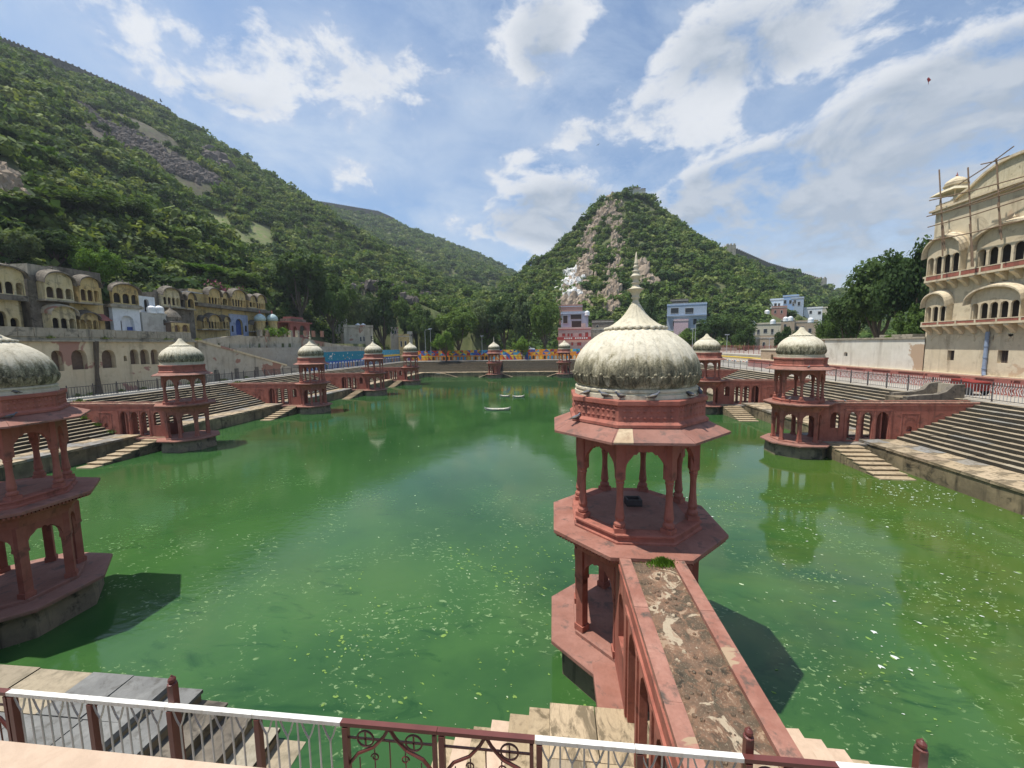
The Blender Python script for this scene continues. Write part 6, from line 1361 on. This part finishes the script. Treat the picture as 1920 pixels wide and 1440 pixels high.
# ------------------------------------------------------------------ floating scum and litter
def flecks(name, label, n, fn, m, smin, smax, z=.006):
    mb = MB()
    for _ in range(n):
        x, y = fn(); s_ = random.uniform(smin, smax)*random.choice([.5, .7, 1, 1]); k = random.randint(6, 9); a0 = random.uniform(0, 6.28); st = random.uniform(.18, .8); dr = R(-25)+random.gauss(0, .35)
        pts = []
        for i in range(k):
            a = a0+2*math.pi*i/k; r_ = s_*random.uniform(.2, 1); px, py = r_*math.cos(a), r_*math.sin(a)*st; pts.append((x+px*math.cos(dr)-py*math.sin(dr), y+px*math.sin(dr)+py*math.cos(dr), z+random.uniform(0, .004)))
        c = (x, y, z+.012); mb.add(pts+[c], [(i, (i+1) % k, k) for i in range(k)])
    return tag(mb.build(name, m), label, 'scum', kind='stuff')
CLP = [(random.gauss(-4, 3.5), random.gauss(2.5, 2.8)) for _ in range(26)]; CRP = [(random.uniform(4, 17), random.uniform(-3, 11)) for _ in range(40)]
def near_left():
    c = random.choice(CLP); return max(-16, c[0]+random.gauss(0, .7)), max(-2.4, c[1]+random.gauss(0, .5))
def near_right():
    c = random.choice(CRP); return min(18.6, max(2.3, c[0]+random.gauss(0, 1.0))), max(-3, c[1]+random.gauss(0, .7))
def wide():
    return random.uniform(-22, 14), random.uniform(3, 26)**1.0
mat('scum_green', col=(.17, .28, .06), rough=.8); mat('scum_pale', col=(.42, .52, .32), rough=.7); mat('scum_white', col=(.60, .66, .60), rough=.6)
flecks('algae_patches', 'yellow green patches of algae floating near the big bridge', 340, near_left, 'scum_green', .04, .12)
flecks('pale_flecks', 'pale leaves and flecks floating left of the big bridge', 330, near_left, 'scum_pale', .012, .06, .012)
flecks('pale_flecks', 'pale flecks and litter floating right of the big bridge', 1300, near_right, 'scum_pale', .012, .06, .012)
flecks('algae_patches', 'yellow algae scum patches right of the big bridge', 420, near_right, 'scum_green', .03, .11)
flecks('white_litter', 'white and bluish bits of litter floating at the right', 110, near_right, 'scum_white', .04, .13, .016)
flecks('pale_flecks', 'scattered pale flecks across the middle of the tank', 110, wide, 'scum_pale', .03, .10, .01)
flecks('pale_flecks', 'foam flecks along the foot of the nearest right steps', 160, lambda: (random.uniform(15, 19), random.gauss(12.5, 1.5)), 'scum_white', .03, .1, .012)
def weeds(name, label, spots, m='leaf_mid'):
    mb = MB()
    for (x, y, z, r_, n_) in spots:
        for _ in range(n_):
            a = random.uniform(0, 6.28); q_ = abs(random.gauss(0, r_*.5)); px, py = x+q_*math.cos(a), y+q_*math.sin(a); h_ = random.uniform(.08, .3)*(1.2-min(1, q_/r_)*.6); dx, dy = random.uniform(-.15, .15), random.uniform(-.15, .15)
            mb.add([(px, py, z), (px+.05, py+.02, z), (px+dx+.03, py+dy, z+h_), (px+dx*.5-.02, py+dy*.5, z+h_*.7)], [(0, 1, 2, 3)])
    return tag(mb.build(name, m), label, 'weeds', kind='stuff')
weeds('weeds', 'weeds growing where the left bridges meet the steps', [(XT_L+.4+1.2*k, y+(-1)**j*.8, ZL+.1+max(0, (WL-LW-(XT_L+.4+1.2*k)))/ST*RISE, .5, 60) for k in range(5) for j, y in enumerate((YL[0], YL[0], YL[1]))])
weeds('weeds', 'weeds at the foot of the arcaded wall and on its parapet', [(-47.7, 14+2.3*k+random.uniform(-1, 1), ZT, .5, 50) for k in range(14)]+[(-47.9, y, 9.35, .5, 70) for y in (26.5, 33, 22, 37.2)], 'leaf_hill')
weeds('weeds', 'weeds in the corner of the near stairs and landing', [(-2.0, -6.2, 1.1, .3, 60), (-9.9, -5.4, 1.18, .3, 60)])
# flowering shrubs over the mansion
for u, v, w_, lb in ((405, 540, 26, 'pink flowering shrub above the left bays of the mansion'), (425, 546, 24, 'pink flowering shrub above the middle of the mansion'), (448, 545, 20, 'pinkish shrub above the blue gate side of the mansion'), (492, 556, 14, 'deep pink shrub at the right end of the mansion roof')):
    P = at_x(u, v, -57.5); t = thing('flowering_shrub', lb, 'shrub', (P.x, P.y, P.z-1.0), random.random()*6, 'pink shrubs behind the mansion'); s_ = w_/FPX*75*.8
    for nm, l_, k in (('foliage', 'leaf_mid', 500), ('flowers', 'petal_pink', 160)):
        o = link(nm, leaf_ball(nm, k, .8, l_, .09, int(u)+k), t); o.scale = (s_*(1 if k > 400 else 1.04),)*3
P = at_x(1666, 638, 32.9); t = thing('wall_shrub', 'little green bush growing out of the top of the white wall', 'shrub', tuple(P), 0); o = link('foliage', leaf_ball('foliage', 260, 1, 'leaf_bright', .13, 5), t); o.scale = (.55,)*3
for u, v, X, s_, lb in ((510, 622, -50.9, 1.7, 'round bright bush behind the wall posts beside the teal shrines'), (530, 620, -50.9, 1.5, 'second round bush behind the wall posts')):
    P = at_x(u, v, X); t = thing('round_bush', lb, 'shrub', (P.x, P.y, P.z-.8), 0); o = link('foliage', leaf_ball('foliage', 500, .9, 'leaf_bright', .09, int(u)), t); o.scale = (s_,)*3
tag(link('weed_strip', None), None) if False else None
# ------------------------------------------------------------------ haze
hz = MB().box(-1500, 1500, -300, 1500, -3.2, 330).build('haze', 'iron'); tag(hz, 'thin pale summer haze filling the valley', 'haze', kind='stuff')
hm = bpy.data.materials.new('haze_air'); hm.use_nodes = True; t_ = hm.node_tree; t_.nodes.clear(); o_ = t_.nodes.new('ShaderNodeOutputMaterial'); pv = t_.nodes.new('ShaderNodeVolumePrincipled')
pv.inputs['Color'].default_value = (.80, .88, 1, 1); pv.inputs['Density'].default_value = .00024; pv.inputs['Anisotropy'].default_value = .2; t_.links.new(pv.outputs[0], o_.inputs['Volume'])
hz.data.materials.clear(); hz.data.materials.append(hm)
